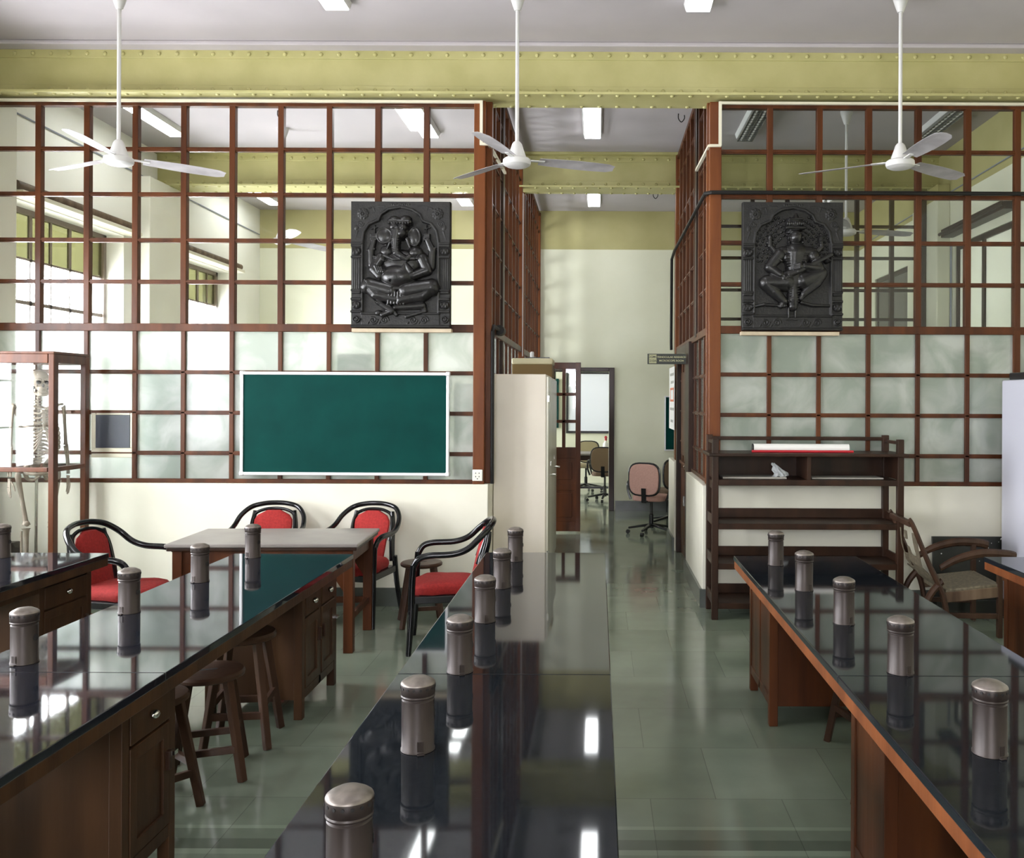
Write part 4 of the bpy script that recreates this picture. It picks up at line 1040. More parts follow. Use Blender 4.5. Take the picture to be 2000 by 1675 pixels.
# ------------------------------------------------------------------ red upholstered armchairs
ch0 = []
def red_chair(x, y, rz, label):
    """faces local -y"""
    if ch0: return dup(ch0[0], (x, y, 0), rz, label)
    o = empty('upholstered_armchair', (x, y, 0), rz)
    # continuous hoop: arm - back - arm
    half = [(.265, -.235, .585), (.272, -.20, .64), (.275, -.13, .662), (.275, .02, .668), (.268, .12, .70), (.245, .20, .77), (.185, .262, .828), (.095, .290, .852), (0, .298, .858)]
    pts = half + [(-a, b_, c) for a, b_, c in reversed(half[:-1])]
    MB().tube(pts, .0185, 14, True, 5, 1.15).build('arm_hoop', 'blackgloss', o, smooth=True)
    inner = [(.165, .185, .58), (.170, .222, .70), (.150, .250, .775), (.082, .266, .808), (0, .272, .816)]
    pts = inner + [(-a, b_, c) for a, b_, c in reversed(inner[:-1])]
    MB().tube(pts, .013, 10, True, 5).build('inner_hoop', 'blackgloss', o, smooth=True)
    for s in (-1, 1):
        MB().tube([(s*.265, -.235, .60), (s*.262, -.245, .45), (s*.262, -.250, .25), (s*.268, -.265, 0)], [.020, .021, .020, .016], 12, True, 3, 1.1).build('leg', 'blackgloss', o, smooth=True)
        MB().tube([(s*.205, .205, .46), (s*.21, .235, .25), (s*.225, .285, 0)], [.021, .020, .016], 12, True, 3, 1.1).build('leg', 'blackgloss', o, smooth=True)
        MB().tube([(s*.19, .19, .42), (s*.178, .212, .58), (s*.168, .245, .70), (s*.155, .262, .80)], [.020, .022, .020, .016], 10, True, 4, 1.3).build('back_upright', 'blackgloss', o, smooth=True)
    # back cushion: domed panel
    b = MB(); N = 10; rows = []
    for i in range(N+1):
        t = i/N; z = .44 + .365*t; w = .132 + .030*t
        if t > .72: w *= math.sqrt(max(.02, 1-((t-.72)/.285)**2*.92))
        y = .175 + .085*t
        ring = []
        for k in range(16):
            a = 2*math.pi*k/16; cx = math.copysign(abs(math.cos(a))**.55, math.cos(a)); cy = math.copysign(abs(math.sin(a))**.8, math.sin(a))
            ring.append(b.bm.verts.new((w*cx, y + .022*cy - .012*math.cos(cx*1.2)+.012*abs(cx)**2*-1, z)))
        rows.append(ring)
    for A, B in zip(rows, rows[1:]):
        for k in range(16): b.bm.faces.new((A[k], A[(k+1) % 16], B[(k+1) % 16], B[k]))
    b.bm.faces.new(rows[0]); b.bm.faces.new(rows[-1]); b.build('backrest', 'red', o, smooth=True)
    # seat cushion
    b = MB(); rows = []
    for (z, f) in ((.385, .90), (.39, .97), (.41, 1.0), (.435, .99), (.452, .93), (.464, .80), (.470, .55), (.472, .2)):
        ring = []
        for k in range(32):
            a = 2*math.pi*k/32; cx = math.copysign(abs(math.cos(a))**.62, math.cos(a)); cy = math.copysign(abs(math.sin(a))**.62, math.sin(a))
            wy = .245; wx = .235 + (.012 if cy < 0 else -.02)
            ring.append(b.bm.verts.new((wx*cx*f, -.03 + wy*cy*f, z + (-.012*(cy < -.8))*f)))
        rows.append(ring)
    for A, B in zip(rows, rows[1:]):
        for k in range(32): b.bm.faces.new((A[k], A[(k+1) % 32], B[(k+1) % 32], B[k]))
    b.bm.faces.new(rows[0]); b.bm.faces.new(rows[-1]); b.build('seat', 'red', o, smooth=True)
    b = MB(); b.box(-.24, .24, -.255, -.225, .335, .385); b.box(-.20, .20, .19, .215, .335, .385)
    b.bar((-.235, -.24, .36), (-.205, .20, .36), .028, .05); b.bar((.235, -.24, .36), (.205, .20, .36), .028, .05)
    b.box(-.22, .22, -.24, .20, .372, .386)
    b.build('seat_frame', 'black', o, bevel=.006)
    tag(o, label, 'armchair', 'red armchairs around the table'); ch0.append(o); return o
red_chair(-3.17, 5.98, R(82), 'red and black armchair at the window end of the table, turned sideways')
red_chair(-2.58, 6.93, R(2), 'red and black armchair behind the table, under the middle of the green board')
red_chair(-1.85, 6.93, R(-14), 'red and black armchair behind the table corner, below the end of the green board')
red_chair(-1.02, 6.22, R(-82), 'red and black armchair beside the centre bench, facing the table')

# ------------------------------------------------------------------ steel cupboards in the corridor
def almirah(x0, x1, y0, y1, label):
    e = empty('steel_cupboard', (x0, y0, 0)); w = x1-x0; d = y1-y0; h = 1.915
    b = MB(); b.box(0, w-.02, 0, d, .10, h); b.box(.03, w-.05, .03, d-.03, 0, .10)
    b.build('body', 'almirah', e, bevel=.008)
    for k in range(2):
        ya = .012 + k*(d/2-.008); yb = d/2-.003 + k*(d/2-.010)
        dd = MB().box(w-.02, w, ya, yb, .12, h-.02).build('door', 'almirah_door', e, bevel=.004)
        if k == 0:
            MB().tube([(w, yb-.05, 1.02), (w+.045, yb-.05, 1.02), (w+.05, yb-.03, 1.02)], .009, 8, False).build('handle', 'steel', dd, smooth=True)
            MB().box(w, w+.004, yb-.06, yb-.03, 1.10, 1.14).build('lock_plate', 'steel', dd)
    b = MB()
    for z in (.35, 1.68): b.box(w-.01, w+.006, .0, .018, z, z+.05)
    b.build('hinge', 'steel', e)
    tag(e, label, 'cupboard', 'cream steel cupboards in the corridor'); return e
almirah(-.895, -.425, 7.68, 8.60, 'tall cream steel cupboard in front, against the corridor glazing')
almirah(-.895, -.440, 8.63, 9.55, 'second cream steel cupboard, behind the first in the corridor')
o = tag(empty('storage_box', (-.62, 8.95, 1.916)), 'brown box with a cream lid on top of the second steel cupboard', 'box')
MB().box(-.22, .17, -.2, .2, 0, .125).build('box_body', 'cardboard', o, bevel=.006)
MB().box(-.225, .175, -.205, .205, .125, .185).build('lid', 'lid', o, bevel=.015, seg=3)
tag(bx(-.12, .12, -.12, .12, 0, .012).build('black_tray', 'black', loc=(-.60, 8.95, 2.102), bevel=.003), 'flat black tray lying on the lidded box', 'tray')
tag(MB().lathe([(0, 0), (.02, 0), (.02, .05), (.012, .06), (0, .06)], n=14).build('white_bottle', 'white', smooth=True, loc=(-.66, 8.95, 2.115)), 'small white bottle standing on the black tray', 'bottle')

# ------------------------------------------------------------------ direction sign over the corridor
o = tag(empty('door_sign', (.69, 9.0, 2.11)), 'dark projecting sign reading trinocular research microscope room', 'sign')
MB().box(-.195, .215, -.01, .01, -.052, .052).build('sign_board', 'signdark', o, bevel=.002)
MB().box(-.180, -.105, -.013, -.009, -.044, .044).build('number_plate', 'signcream', o)
MB().box(.205, .225, -.02, .02, -.06, .06).build('bracket', 'blackpipe', o)
def text(body, size, loc, m, parent, name='lettering'):
    cu = bpy.data.curves.new(name, 'FONT'); cu.body = body; cu.size = size; cu.align_x = 'CENTER'; cu.align_y = 'CENTER'
    cu.extrude = .0006; cu.offset = .0004; cu.materials.append(M[m])
    t0 = bpy.data.objects.new(name, cu); C.objects.link(t0); bpy.context.view_layer.update()
    me = bpy.data.meshes.new_from_object(t0.evaluated_get(bpy.context.evaluated_depsgraph_get())); bpy.data.objects.remove(t0)
    t = bpy.data.objects.new(name, me); C.objects.link(t); t.parent = parent; t.location = loc; t.rotation_euler = (R(90), 0, 0); return t
text('GGMC', .030, (-.142, -.0145, .020), 'signdark', o)
text('210A', .032, (-.142, -.0145, -.020), 'signdark', o)
text('TRINOCULAR RESEARCH', .0262, (.045, -.0115, .018), 'signcream', o)
text('MICROSCOPE ROOM', .0262, (.045, -.0115, -.018), 'signcream', o)

# notice on the right corridor glazing
o = tag(empty('wall_notice', (.866, 10.48, 1.36)), 'white notice sheet with red and grey marks beyond the side door', 'notice')
MB().box(-.006, .0, -.36, .34, 0, .72).build('sheet', 'paper', o)
b = MB()
for z, a, c in ((.62, -.3, .2), (.53, -.3, .1), (.22, -.32, .2), (.08, -.2, .1)): b.box(-.008, -.006, a, c, z, z+.03)
b.build('grey_lines', 'ink', o)
b = MB(); b.box(-.008, -.006, -.30, .18, .32, .345); b.box(-.008, -.006, -.30, .18, .455, .48); b.box(-.008, -.006, -.30, -.26, .32, .48); b.box(-.008, -.006, .14, .18, .32, .48)
b.build('red_box', 'redink', o)

# ------------------------------------------------------------------ skeleton case
o = tag(empty('display_case', (-4.13, 6.80, 0)), 'tall brown framed glass case holding the skeleton', 'display case')
W2, D2, H2 = -.86, .48, 2.03
b = MB()
for x in (W2, -.042):
    for y in (0, D2-.06): b.box(x, x+.042, y, y+.06, 0, H2)
b.build('corner_post', 'wood', o, bevel=.004)
b = MB()
for z0, z1 in ((H2-.07, H2), (1.13, 1.165), (.12, .19)):
    b.box(W2+.05, -.05, .004, .05, z0, z1); b.box(W2+.05, -.05, D2-.05, D2-.004, z0, z1)
    b.box(W2+.004, W2+.05, .05, D2-.05, z0, z1); b.box(-.05, -.004, .05, D2-.05, z0, z1)
b.build('rails', 'wood', o, bevel=.004)
MB().box(W2, 0, 0, D2, H2, H2+.018).build('case_top', 'wood', o, bevel=.003)
MB().box(W2+.02, -.02, .02, D2-.02, .10, .125).build('case_floor', 'wood_dark', o)
b = MB(); b.box(W2+.05, -.05, .02, .024, .19, H2-.07); b.box(-.024, -.02, .05, D2-.05, .19, H2-.07)
b.build('case_glass', 'glass', o)
MB().tube([(.004, .06, 1.06), (.02, .06, 1.06)], .012, 10, False).build('knob', 'steel', o, smooth=True)
MB().tube([(-.43, D2/2, H2), (-.43, D2/2, 1.97), (-.405, D2/2, 1.955), (-.43, D2/2, 1.93)], .005, 6).build('hanging_hook', 'steel', o, smooth=True)

# ------------------------------------------------------------------ skeleton
sk = tag(empty('anatomy_skeleton', (-4.40, 7.06, 0), R(50)), 'ivory teaching skeleton hanging inside the glass case', 'skeleton')
def T(pts, r, nm, par, n=8, sub=4, flat=1.0): return MB().tube(pts, r, n, True, sub, flat).build(nm, 'bone', par, smooth=True)
b = MB(); b.ell((0, .018, 1.845), (.068, .088, .072), 24, 16); b.ell((0, -.030, 1.80), (.052, .045, .05), 18, 12)
b.ell((0, -.055, 1.765), (.034, .026, .026), 14, 8)
for s in (-1, 1): b.tube([(s*.062, -.005, 1.795), (s*.060, -.04, 1.793), (s*.036, -.066, 1.792)], [.007, .007, .010], 8)
for s in (-1, 1): b.tube([(s*.046, -.062, 1.835), (s*.03, -.074, 1.84), (s*.010, -.076, 1.835)], [.008, .009, .006], 8)
b.tube([(0, -.078, 1.835), (0, -.084, 1.815)], [.008, .006], 8, False)
skull = b.build('skull', 'bone', sk, smooth=True, angle=180)
b = MB()
for s in (-1, 1): b.ell((s*.027, -.062, 1.815), (.017, .018, .016), 14, 8)
b.ell((0, -.074, 1.790), (.009, .012, .015), 10, 8)
for s in (-1, 1): b.ell((s*.052, -.02, 1.775), (.012, .022, .014), 10, 6)
b.build('eye_sockets', 'dark', skull, smooth=True)
b = MB(); b.tube([(.052, .0, 1.775), (.048, -.012, 1.735), (.030, -.058, 1.722), (0, -.072, 1.718), (-.030, -.058, 1.722), (-.048, -.012, 1.735), (-.052, 0, 1.775)], [.009, .011, .012, .013, .012, .011, .009], 8)
for k in range(10):
    a = -.9+1.8*k/9; b.box(.030*math.sin(a)-.003, .030*math.sin(a)+.003, -.040-.034*math.cos(a)*.95-.003, -.040-.034*math.cos(a)*.95+.003, 1.728, 1.756)
b.build('jaw', 'bone', skull, smooth=True)
b = MB()
for k in range(24):
    t = k/23; z = 1.745-.55*t; y = .028 + .028*math.sin(t*math.pi*2-.6); r = .013+.010*t
    b.ell((0, y, z), (r*1.25, r, .0088), 12, 6); b.box(-.004, .004, y+r*.6, y+r+.02, z-.010, z)
    if k > 2: b.tube([(-r*1.3-.014, y+.012, z), (r*1.3+.014, y+.012, z)], .004, 6, False)
b.tube([(0, .03, 1.74), (0, .05, 1.5), (0, .02, 1.25)], .006, 6)
b.build('spine', 'bone', sk, smooth=True)
rc = MB(); rc.tube([(0, -.075, 1.60), (0, -.098, 1.52), (0, -.105, 1.44)], [.018, .013, .010], 8, True, 4, .45)
rc = rc.build('breastbone', 'bone', sk, smooth=True)
for k in range(12):
    for s in (-1, 1):
        z0 = 1.625-.030*k; w = .065+.075*math.sin(min(1, (k+1)/7)*math.pi/2) - (max(0, k-8)*.010); dz = .055+.012*k*.6
        P = [(s*.015, .055, z0), (s*w*.65, .080, z0-.008), (s*w, .020, z0-dz*.5), (s*w*.86, -.050, z0-dz*.85)]
        if k < 10: P += [(s*w*.42, -.088-.002*min(k, 6), z0-dz+(.0 if k < 5 else .012*(k-4))), (s*.012, -.090-.002*min(k, 6), max(1.43, z0-dz+.01+(.012*(k-3) if k > 3 else 0)))]
        T(P, [.0072]*len(P), 'rib', rc, 6, 4, 1.4)
for s in (-1, 1):
    T([(s*.015, -.075, 1.61), (s*.08, -.06, 1.635), (s*.165, .0, 1.645)], [.009, .007, .009], 'collarbone', sk)
    b = MB(); b.poly([(s*.06, 1.60), (s*.165, 1.63), (s*.15, 1.57), (s*.075, 1.44), (s*.055, 1.52)], .080, .088); b.tube([(s*.06, .09, 1.585), (s*.12, .095, 1.615), (s*.17, .05, 1.645)], .009, 8)
    b.build('shoulder_blade', 'bone', sk, smooth=True)
    T([(s*.172, .02, 1.625), (s*.180, .018, 1.60), (s*.190, .02, 1.45), (s*.195, .02, 1.335), (s*.195, .02, 1.315)], [.024, .014, .011, .014, .022], 'upper_arm_bone', sk, 10)
    T([(s*.188, .018, 1.31), (s*.196, .0, 1.2), (s*.200, -.01, 1.085)], [.012, .007, .009], 'forearm_bone', sk)
    T([(s*.204, .025, 1.32), (s*.214, .010, 1.2), (s*.212, -.002, 1.085)], [.013, .006, .008], 'forearm_bone', sk)
    b = MB()
    for i in range(4): b.ell((s*.206, -.022+i*.012, 1.065), (.008, .007, .009), 8, 6)
    for i in range(4):
        y = -.028+i*.017; L_ = (.07, .08, .078, .062)[i]
        b.tube([(s*.206, -.02+i*.012, 1.058), (s*.209, y, 1.0), (s*.206, y, 1.0-L_*.55), (s*.200, y-.002, 1.0-L_)], [.005, .006, .0045, .003], 6, True, 3)
        b.ell((s*.209, y, 1.0), .007, 8, 6)
    b.tube([(s*.202, -.028, 1.05), (s*.190, -.048, 1.01), (s*.182, -.052, .975)], [.006, .0055, .003], 6)
    b.build('hand', 'bone', sk, smooth=True)
b = MB()
for s in (-1, 1):      # pelvis: flared wings, ring
    rows = []
    for i in range(6):
        t = i/5; ring = []
        for k in range(9):
            a = -1.15+2.3*k/8; rr = .045+.075*t
            ring.append(b.bm.verts.new((s*(.045+.075*t*math.cos(a*.8)), .025+rr*math.sin(a)*.75, 1.17+.085*t*math.cos(a))))
        rows.append(ring)
    back = [[b.bm.verts.new(v.co + Vector((s*.008, .0, -.006))) for v in ring] for ring in rows]
    for G in (rows, back):
        for A, B in zip(G, G[1:]):
            for k in range(8): b.bm.faces.new((A[k], A[k+1], B[k+1], B[k]))
    for k in range(8): b.bm.faces.new((rows[-1][k], rows[-1][k+1], back[-1][k+1], back[-1][k]))
    b.tube([(s*.055, .06, 1.17), (s*.095, .02, 1.12), (s*.06, -.055, 1.10), (0, -.065, 1.10)], [.018, .020, .012, .014], 10)
    b.tube([(s*.095, .025, 1.12), (s*.070, .035, 1.06), (s*.040, -.02, 1.055), (s*.012, -.062, 1.09)], [.018, .015, .010, .010], 10)
b.tube([(0, .07, 1.21), (0, .085, 1.13), (0, .06, 1.07)], [.045, .03, .010], 12, True, 4, .5)
b.build('pelvis', 'bone', sk, smooth=True)
for s in (-1, 1):
    T([(s*.092, .015, 1.125), (s*.128, .02, 1.115), (s*.140, .022, 1.08), (s*.118, .0, .90), (s*.095, .0, .74), (s*.092, .0, .705)], [.024, .016, .022, .014, .018, .034], 'thigh_bone', sk, 12)
    b = MB().ell((s*.093, -.032, .715), (.020, .012, .022), 12, 8); b.build('kneecap', 'bone', sk, smooth=True)
    T([(s*.090, .0, .675), (s*.090, -.002, .64), (s*.086, .0, .45), (s*.084, .005, .30)], [.034, .020, .012, .020], 'shin_bone', sk, 12)
    T([(s*.118, .018, .655), (s*.116, .015, .45), (s*.108, .012, .29)], [.010, .006, .011], 'calf_bone', sk)
    b = MB(); b.ell((s*.088, .03, .268), (.022, .040, .022), 12, 8); b.ell((s*.088, .0, .282), (.022, .024, .02), 12, 8)
    for i in range(5):
        x = s*(.068+i*.012); b.tube([(s*.088, -.01, .28), (x, -.06, .262), (x+s*(i-2)*.003, -.12, .244), (x+s*(i-2)*.004, -.150+i*.007, .238)], [.012, .007, .006, .0045], 6, True, 3)
    b.build('foot', 'bone', sk, smooth=True)
MB().tube([(0, .05, .15), (0, .06, .6), (0, .055, 1.15)], .012, 10, False).build('support_rod', 'steel', sk, smooth=True)
MB().lathe([(0, .126), (.14, .126), (.14, .14), (.03, .16), (0, .16)], 0, .05, 24).build('stand_base', 'black', sk, smooth=True)
tag(bx(0, .30, 0, .22, 0, .42).build('dark_box', 'wood_dark', loc=(-4.93, 6.97, .126), bevel=.006), 'dark box on the floor of the skeleton case', 'box')

# black rimmed chair at the left edge
o = tag(empty('folding_chair', (-4.62, 6.35, 0), R(35)), 'black rimmed folding chair cut off at the picture edge', 'chair')
b = MB(); b.tube([(-.22, .2, 0), (-.22, .10, .45), (-.22, .16, .80), (-.17, .185, .93), (0, .195, .96), (.17, .185, .93), (.22, .16, .80), (.22, .10, .45), (.22, .2, 0)], .014, 10)
b.build('tube_frame', 'black', o, smooth=True)
MB().poly([(-.19, .62), (.19, .62), (.19, .82), (.14, .90), (0, .925), (-.14, .90), (-.19, .82)], .155, .175).build('backrest', 'fridge', o, bevel=.004)
MB().box(-.2, .2, -.24, .13, .43, .46).build('seat', 'black', o, bevel=.01)
for s in (-1, 1): MB().tube([(s*.2, .12, .6), (s*.2, -.22, .0)], .012, 8, False).build('leg', 'black', o, smooth=True)

# ------------------------------------------------------------------ open shelf rack on the right
o = tag(empty('shelf_rack', (.886, 6.925, 0)), 'dark wooden open rack with a two compartment top in front of the right low wall', 'shelf')
Wr, Dr = 1.484, .41
for x in (0, Wr-.05):
    for y, zt in ((0, 1.40), (Dr-.05, 1.42)):
        MB().box(x, x+.05, y, y+.05, 0, zt).build('leg', 'wood_dark', o, bevel=.005)
MB().box(-.03, Wr+.03, -.03, Dr+.0, 1.265, 1.290).build('top_board', 'wood_dark', o, bevel=.006)
b = MB(); b.box(.04, Wr-.04, Dr-.035, Dr-.015, 1.375, 1.405); b.box(.01, .04, .04, Dr-.04, 1.36, 1.385); b.box(Wr-.04, Wr-.01, .04, Dr-.04, 1.36, 1.385)
b.build('gallery_rail', 'wood_dark', o, bevel=.004)
b = MB(); b.box(.04, Wr-.04, .01, Dr-.01, 1.065, 1.085); b.box(.04, Wr-.04, Dr-.02, Dr-.008, 1.085, 1.265); b.box(.735, .765, .005, Dr-.02, 1.085, 1.265); b.box(.02, .035, .04, Dr-.04, 1.085, 1.265); b.box(Wr-.035, Wr-.02, .04, Dr-.04, 1.085, 1.265)
b.box(.05, Wr-.05, .005, .03, 1.04, 1.085)
b.build('compartment', 'wood_dark', o, bevel=.002)
for z in (.745, .435, .13):
    b = MB(); b.box(.02, Wr-.02, .01, Dr-.01, z-.02, z); b.box(.05, Wr-.05, .004, .026, z-.045, z-.0); b.box(.04, Wr-.04, Dr-.03, Dr-.012, z, z+.075)
    b.box(.006, .022, .05, Dr-.05, z-.02, z+.06); b.box(Wr-.022, Wr-.006, .05, Dr-.05, z-.02, z+.06)
    b.build('shelf_board', 'wood_dark', o, bevel=.003)
MB().box(.02, .03, .05, Dr-.05, 1.0, 1.06).build('side_rail', 'wood_dark', o)
# roll of charts on the rack
r_ = tag(empty('rolled_chart', (1.60, 7.04, 1.291)), 'white rolled chart with a red rod lying on top of the shelf rack', 'chart')
MB().tube([(-.375, .02, .034), (.375, .02, .034)], .033, 20, False).build('paper_roll', 'paper', r_, smooth=True)
MB().tube([(-.395, -.028, .010), (.40, -.028, .010)], .010, 10, False).build('red_rod', 'redplastic', r_, smooth=True)
MB().tube([(-.385, .02, .034), (-.376, .02, .034)], .034, 16, False).build('end_cap', 'black', r_, smooth=True)
tag(MB().tube([(-.3, 0, 0), (.3, .02, 0)], .008, 8, False).build('chart_stick', 'wood_dark', smooth=True, loc=(1.62, 7.135, 1.30)), 'thin dark stick lying behind the rolled chart', 'stick')
# crumpled plastic bag
b = MB(); rnd = random.Random(5); rows = []
P = [(0, .016, .062), (.02, .018, .060), (.01, .04, .048), (-.015, .065, .036), (-.03, .09, .024), (-.045, .108, .020), (-.05, .118, .010)]
for (dx, z, r) in P:
    ring = []
    for k in range(18):
        a = 2*math.pi*k/18; q = r*(1+rnd.uniform(-.28, .28)); ring.append(b.bm.verts.new((dx + q*math.cos(a), .6*q*math.sin(a), max(.001, z + rnd.uniform(-.006, .006)))))
    rows.append(ring)
for A, B in zip(rows, rows[1:]):
    for k in range(18): b.bm.faces.new((A[k], A[(k+1) % 18], B[(k+1) % 18], B[k]))
b.bm.faces.new(rows[0]); b.bm.faces.new(rows[-1])
tag(b.build('plastic_bag', 'bag', loc=(1.43, 7.06, 1.086)), 'crumpled clear plastic bag in the left compartment of the rack', 'bag')
tag(bx(0, .50, 0, .22, 0, .012).build('paper_sheet', 'greybox', loc=(.98, 7.02, 1.086), bevel=.001), 'flat brown grey sheet under the plastic bag', 'sheet')
tag(bx(0, .56, 0, .2, 0, .010).build('paper_sheet', 'greybox', loc=(1.68, 7.02, 1.086), bevel=.001), 'flat pale sheet in the right compartment of the rack', 'sheet')

# ------------------------------------------------------------------ broken planter armchair
o = tag(empty('planter_armchair', (2.65, 6.72, 0), R(-3)), 'old worn wooden reclining armchair with a torn back beside the shelf rack', 'armchair')
for s, y in ((-1, -.26), (1, .26)):
    MB().tube([(-.52, y, .80), (-.47, y, .74), (-.33, y, .50), (-.20, y, .30), (-.15, y, .12), (-.15, y, .0)], [.026, .028, .030, .034, .034, .030], 8, True, 4, .8).build('back_post', 'wood_stool', o, smooth=True)
    MB().tube([(-.22, y, .47), (-.05, y, .535), (.18, y, .575), (.42, y, .570), (.50, y, .555)], [.018, .022, .024, .024, .026], 8, True, 4, 1.3).build('armrest', 'wood_stool', o, smooth=True)
    MB().tube([(-.20, y, .38), (-.32, y, .28), (-.42, y, .10), (-.45, y, 0)], [.028, .030, .028, .024], 8, True, 4).build('leg', 'wood_stool', o, smooth=True)
    MB().box(.33, .375, y-.022, y+.022, 0, .56).build('leg', 'wood_stool', o, bevel=.004)
    MB().box(-.16, .35, y-.014, y+.014, .13, .165).build('stretcher', 'wood_stool', o, bevel=.003)
b = MB(); b.bar((-.17, 0, .30), (.36, 0, .345), .53, .05, up=(0, 0, 1)); b.build('seat', 'cane', o, bevel=.01)
b = MB(); b.bar((-.18, -.26, .27), (.36, -.26, .315), .03, .07); b.bar((-.18, .26, .27), (.36, .26, .315), .03, .07); b.box(.34, .37, -.25, .25, .27, .33)
b.build('seat_frame', 'wood_old', o, bevel=.004)
b = MB(); b.bar((-.50, -.26, .77), (-.50, .26, .77), .05, .04); b.build('top_rail', 'wood_stool', o, bevel=.006)
b = MB(); rnd = random.Random(2); G = []
for i in range(9):
    t = i/8; row = []
    for k in range(9):
        u = -.23+.46*k/8; sag = .05*math.sin(math.pi*t)*(1+.5*rnd.random())
        x = -.44+.26*t - sag; z = .69-.38*t - sag*.5
        row.append(b.bm.verts.new((x, u, z)))
    G.append(row)
for i in range(8):
    for k in range(8):
        if (i < 3 and k in (2, 3, 5, 6)) or rnd.random() < .07: continue
        b.bm.faces.new((G[i][k], G[i][k+1], G[i+1][k+1], G[i+1][k]))
q = b.build('torn_back_cane', 'cane', o); s_ = q.modifiers.new('thick', 'SOLIDIFY'); s_.thickness = .008
o.scale = (.735, 1.0, 1.05)
# dark boards leaning on the wall behind it
o = tag(empty('painted_board', (3.02, 7.25, 0)), 'black painted board with white specks standing behind the broken armchair', 'board')
m_ = Matrix.Rotation(R(-6), 4, 'X')
MB().box(-.29, .29, -.012, .012, .01, .60, m_).build('board_panel', 'blackboard', o, bevel=.002)
b = MB(); rnd = random.Random(11)
for k in range(16): 
    x = rnd.uniform(.05, .27) if k < 12 else rnd.uniform(-.27, .27); z = rnd.uniform(.40, .585)
    b.ell(m_ @ Vector((x, -.013, z)), (rnd.uniform(.003, .006), .001, rnd.uniform(.003, .006)), 6, 4)
b.build('paint_specks', 'white_drop', o)['kind'] = 'stuff'
tag(bx(-.28, .28, -.04, .04, 0, .13).build('dark_crate', 'blackboard', loc=(2.96, 7.12, .0), bevel=.005), 'low dark crate on the floor under the broken armchair', 'crate')
for k, (x0, x1) in enumerate(((3.16, 3.46), (3.22, 3.48))):
    o = MB().tube([(x0, 7.315, .02), (x1, 7.333, 1.06-.10*k)], .010, 8, False).build('bamboo_stick', 'stick', smooth=True)
    tag(o, ['taller bamboo stick leaning on the low wall by the fridge', 'shorter bamboo stick leaning on the low wall by the fridge'][k], 'stick', 'bamboo sticks by the fridge')
# fridge at the right edge
o = tag(empty('refrigerator', (3.27, 6.66, 0)), 'pale lilac refrigerator cut off by the right picture edge', 'refrigerator')
MB().box(0, .60, .05, .60, .04, 1.87).build('body', 'fridge', o, bevel=.015, seg=3)
dd = MB().box(0, .60, 0, .046, .08, 1.30).build('door', 'fridge', o, bevel=.012, seg=3); MB().box(.05, .075, -.03, 0, .85, 1.2).build('handle', 'steel', dd, bevel=.004)
dd = MB().box(0, .60, 0, .046, 1.315, 1.86).build('door', 'fridge', o, bevel=.012, seg=3); MB().box(.05, .075, -.03, 0, 1.38, 1.6).build('handle', 'steel', dd, bevel=.004)
b = MB()
for x in (.05, .55):
    for y in (.1, .55): b.lathe([(0, 0), (.02, 0), (.02, .045), (0, .045)], x, y, 10)
b.build('feet', 'black', o)
tag(bx(0, .5, 0, .4, 0, .055).build('black_case', 'black', loc=(3.28, 6.75, 1.871), bevel=.006), 'flat black case on top of the refrigerator', 'case')

# ------------------------------------------------------------------ corridor: office chairs, desks
oc0 = []
def office_chair(x, y, rz, label, fab, s=1.0):
    o = empty('office_chair', (x, y, 0), rz)
    # back (faces local -y, shell at +y)
    N = 26; pts = []
    for k in range(N):
        a = 2*math.pi*k/N; pts.append((.205*math.copysign(abs(math.cos(a))**.55, math.cos(a)), (.71)+.20*math.copysign(abs(math.sin(a))**.6, math.sin(a))))
    MB().poly([(a*1.06, (.71)+(c-.71)*1.06) for a, c in pts], .225, .25).build('back_shell', 'black', o, bevel=.008)
    MB().poly([(a*.97, (.71)+(c-.71)*.97) for a, c in pts], .215, .258).build('backrest', fab, o, bevel=.012)
    MB().poly([(a*1.05, (c-.71)*1.05-.0) for a, c in pts], .43, .50, 'z').build('seat', fab, o, bevel=.02)
    MB().bar((0, .12, .42), (0, .25, .44), .07, .02).build('back_bracket', 'black', o)
    b = MB(); b.bar((0, .245, .42), (0, .262, .60), .06, .018, up=(0, 1, 0)); b.build('spine_bar', 'black', o)
    for sx in (-1, 1):
        MB().tube([(sx*.24, .10, .44), (sx*.28, .10, .56), (sx*.28, .08, .66), (sx*.28, -.10, .67), (sx*.28, -.14, .60), (sx*.24, -.12, .44)], .016, 8).build('armrest', 'black', o, smooth=True)
    MB().lathe([(0, .08), (.03, .08), (.03, .25), (.018, .26), (.018, .43), (0, .43)], n=14).build('gas_column', 'black', o, smooth=True)
    for k in range(5):
        a = 2*math.pi*k/5+.3; c, s_ = math.cos(a), math.sin(a)
        l = MB().bar((0, 0, .125), (.29*c, .29*s_, .075), .05, .035, w2=.03, d2=.025).build('base_arm', 'black', o, bevel=.006)
        MB().lathe([(0, -.018), (.026, -.018), (.027, .018), (0, .018)], 0, 0, 14, Matrix.Translation((.295*c, .295*s_, .028)) @ Matrix.Rotation(a, 4, 'Z') @ Matrix.Rotation(R(90), 4, 'X')).build('caster', 'black', l, smooth=True)
    tag(o, label, 'office chair', 'office chairs at the end of the corridor'); return o
office_chair(.68, 11.35, R(155), 'pink backed office chair on castors by the end wall', 'pink')
o = office_chair(.98, 12.15, R(200), 'office chair half hidden behind the right low wall of the corridor', 'brownfab')
office_chair(.12, 15.0, R(172), 'brown backed office chair seen through the open doorway', 'brownfab')
office_chair(-.22, 16.75, R(-10), 'olive office chair on the far side of the desk beyond the doorway', 'olivefab')
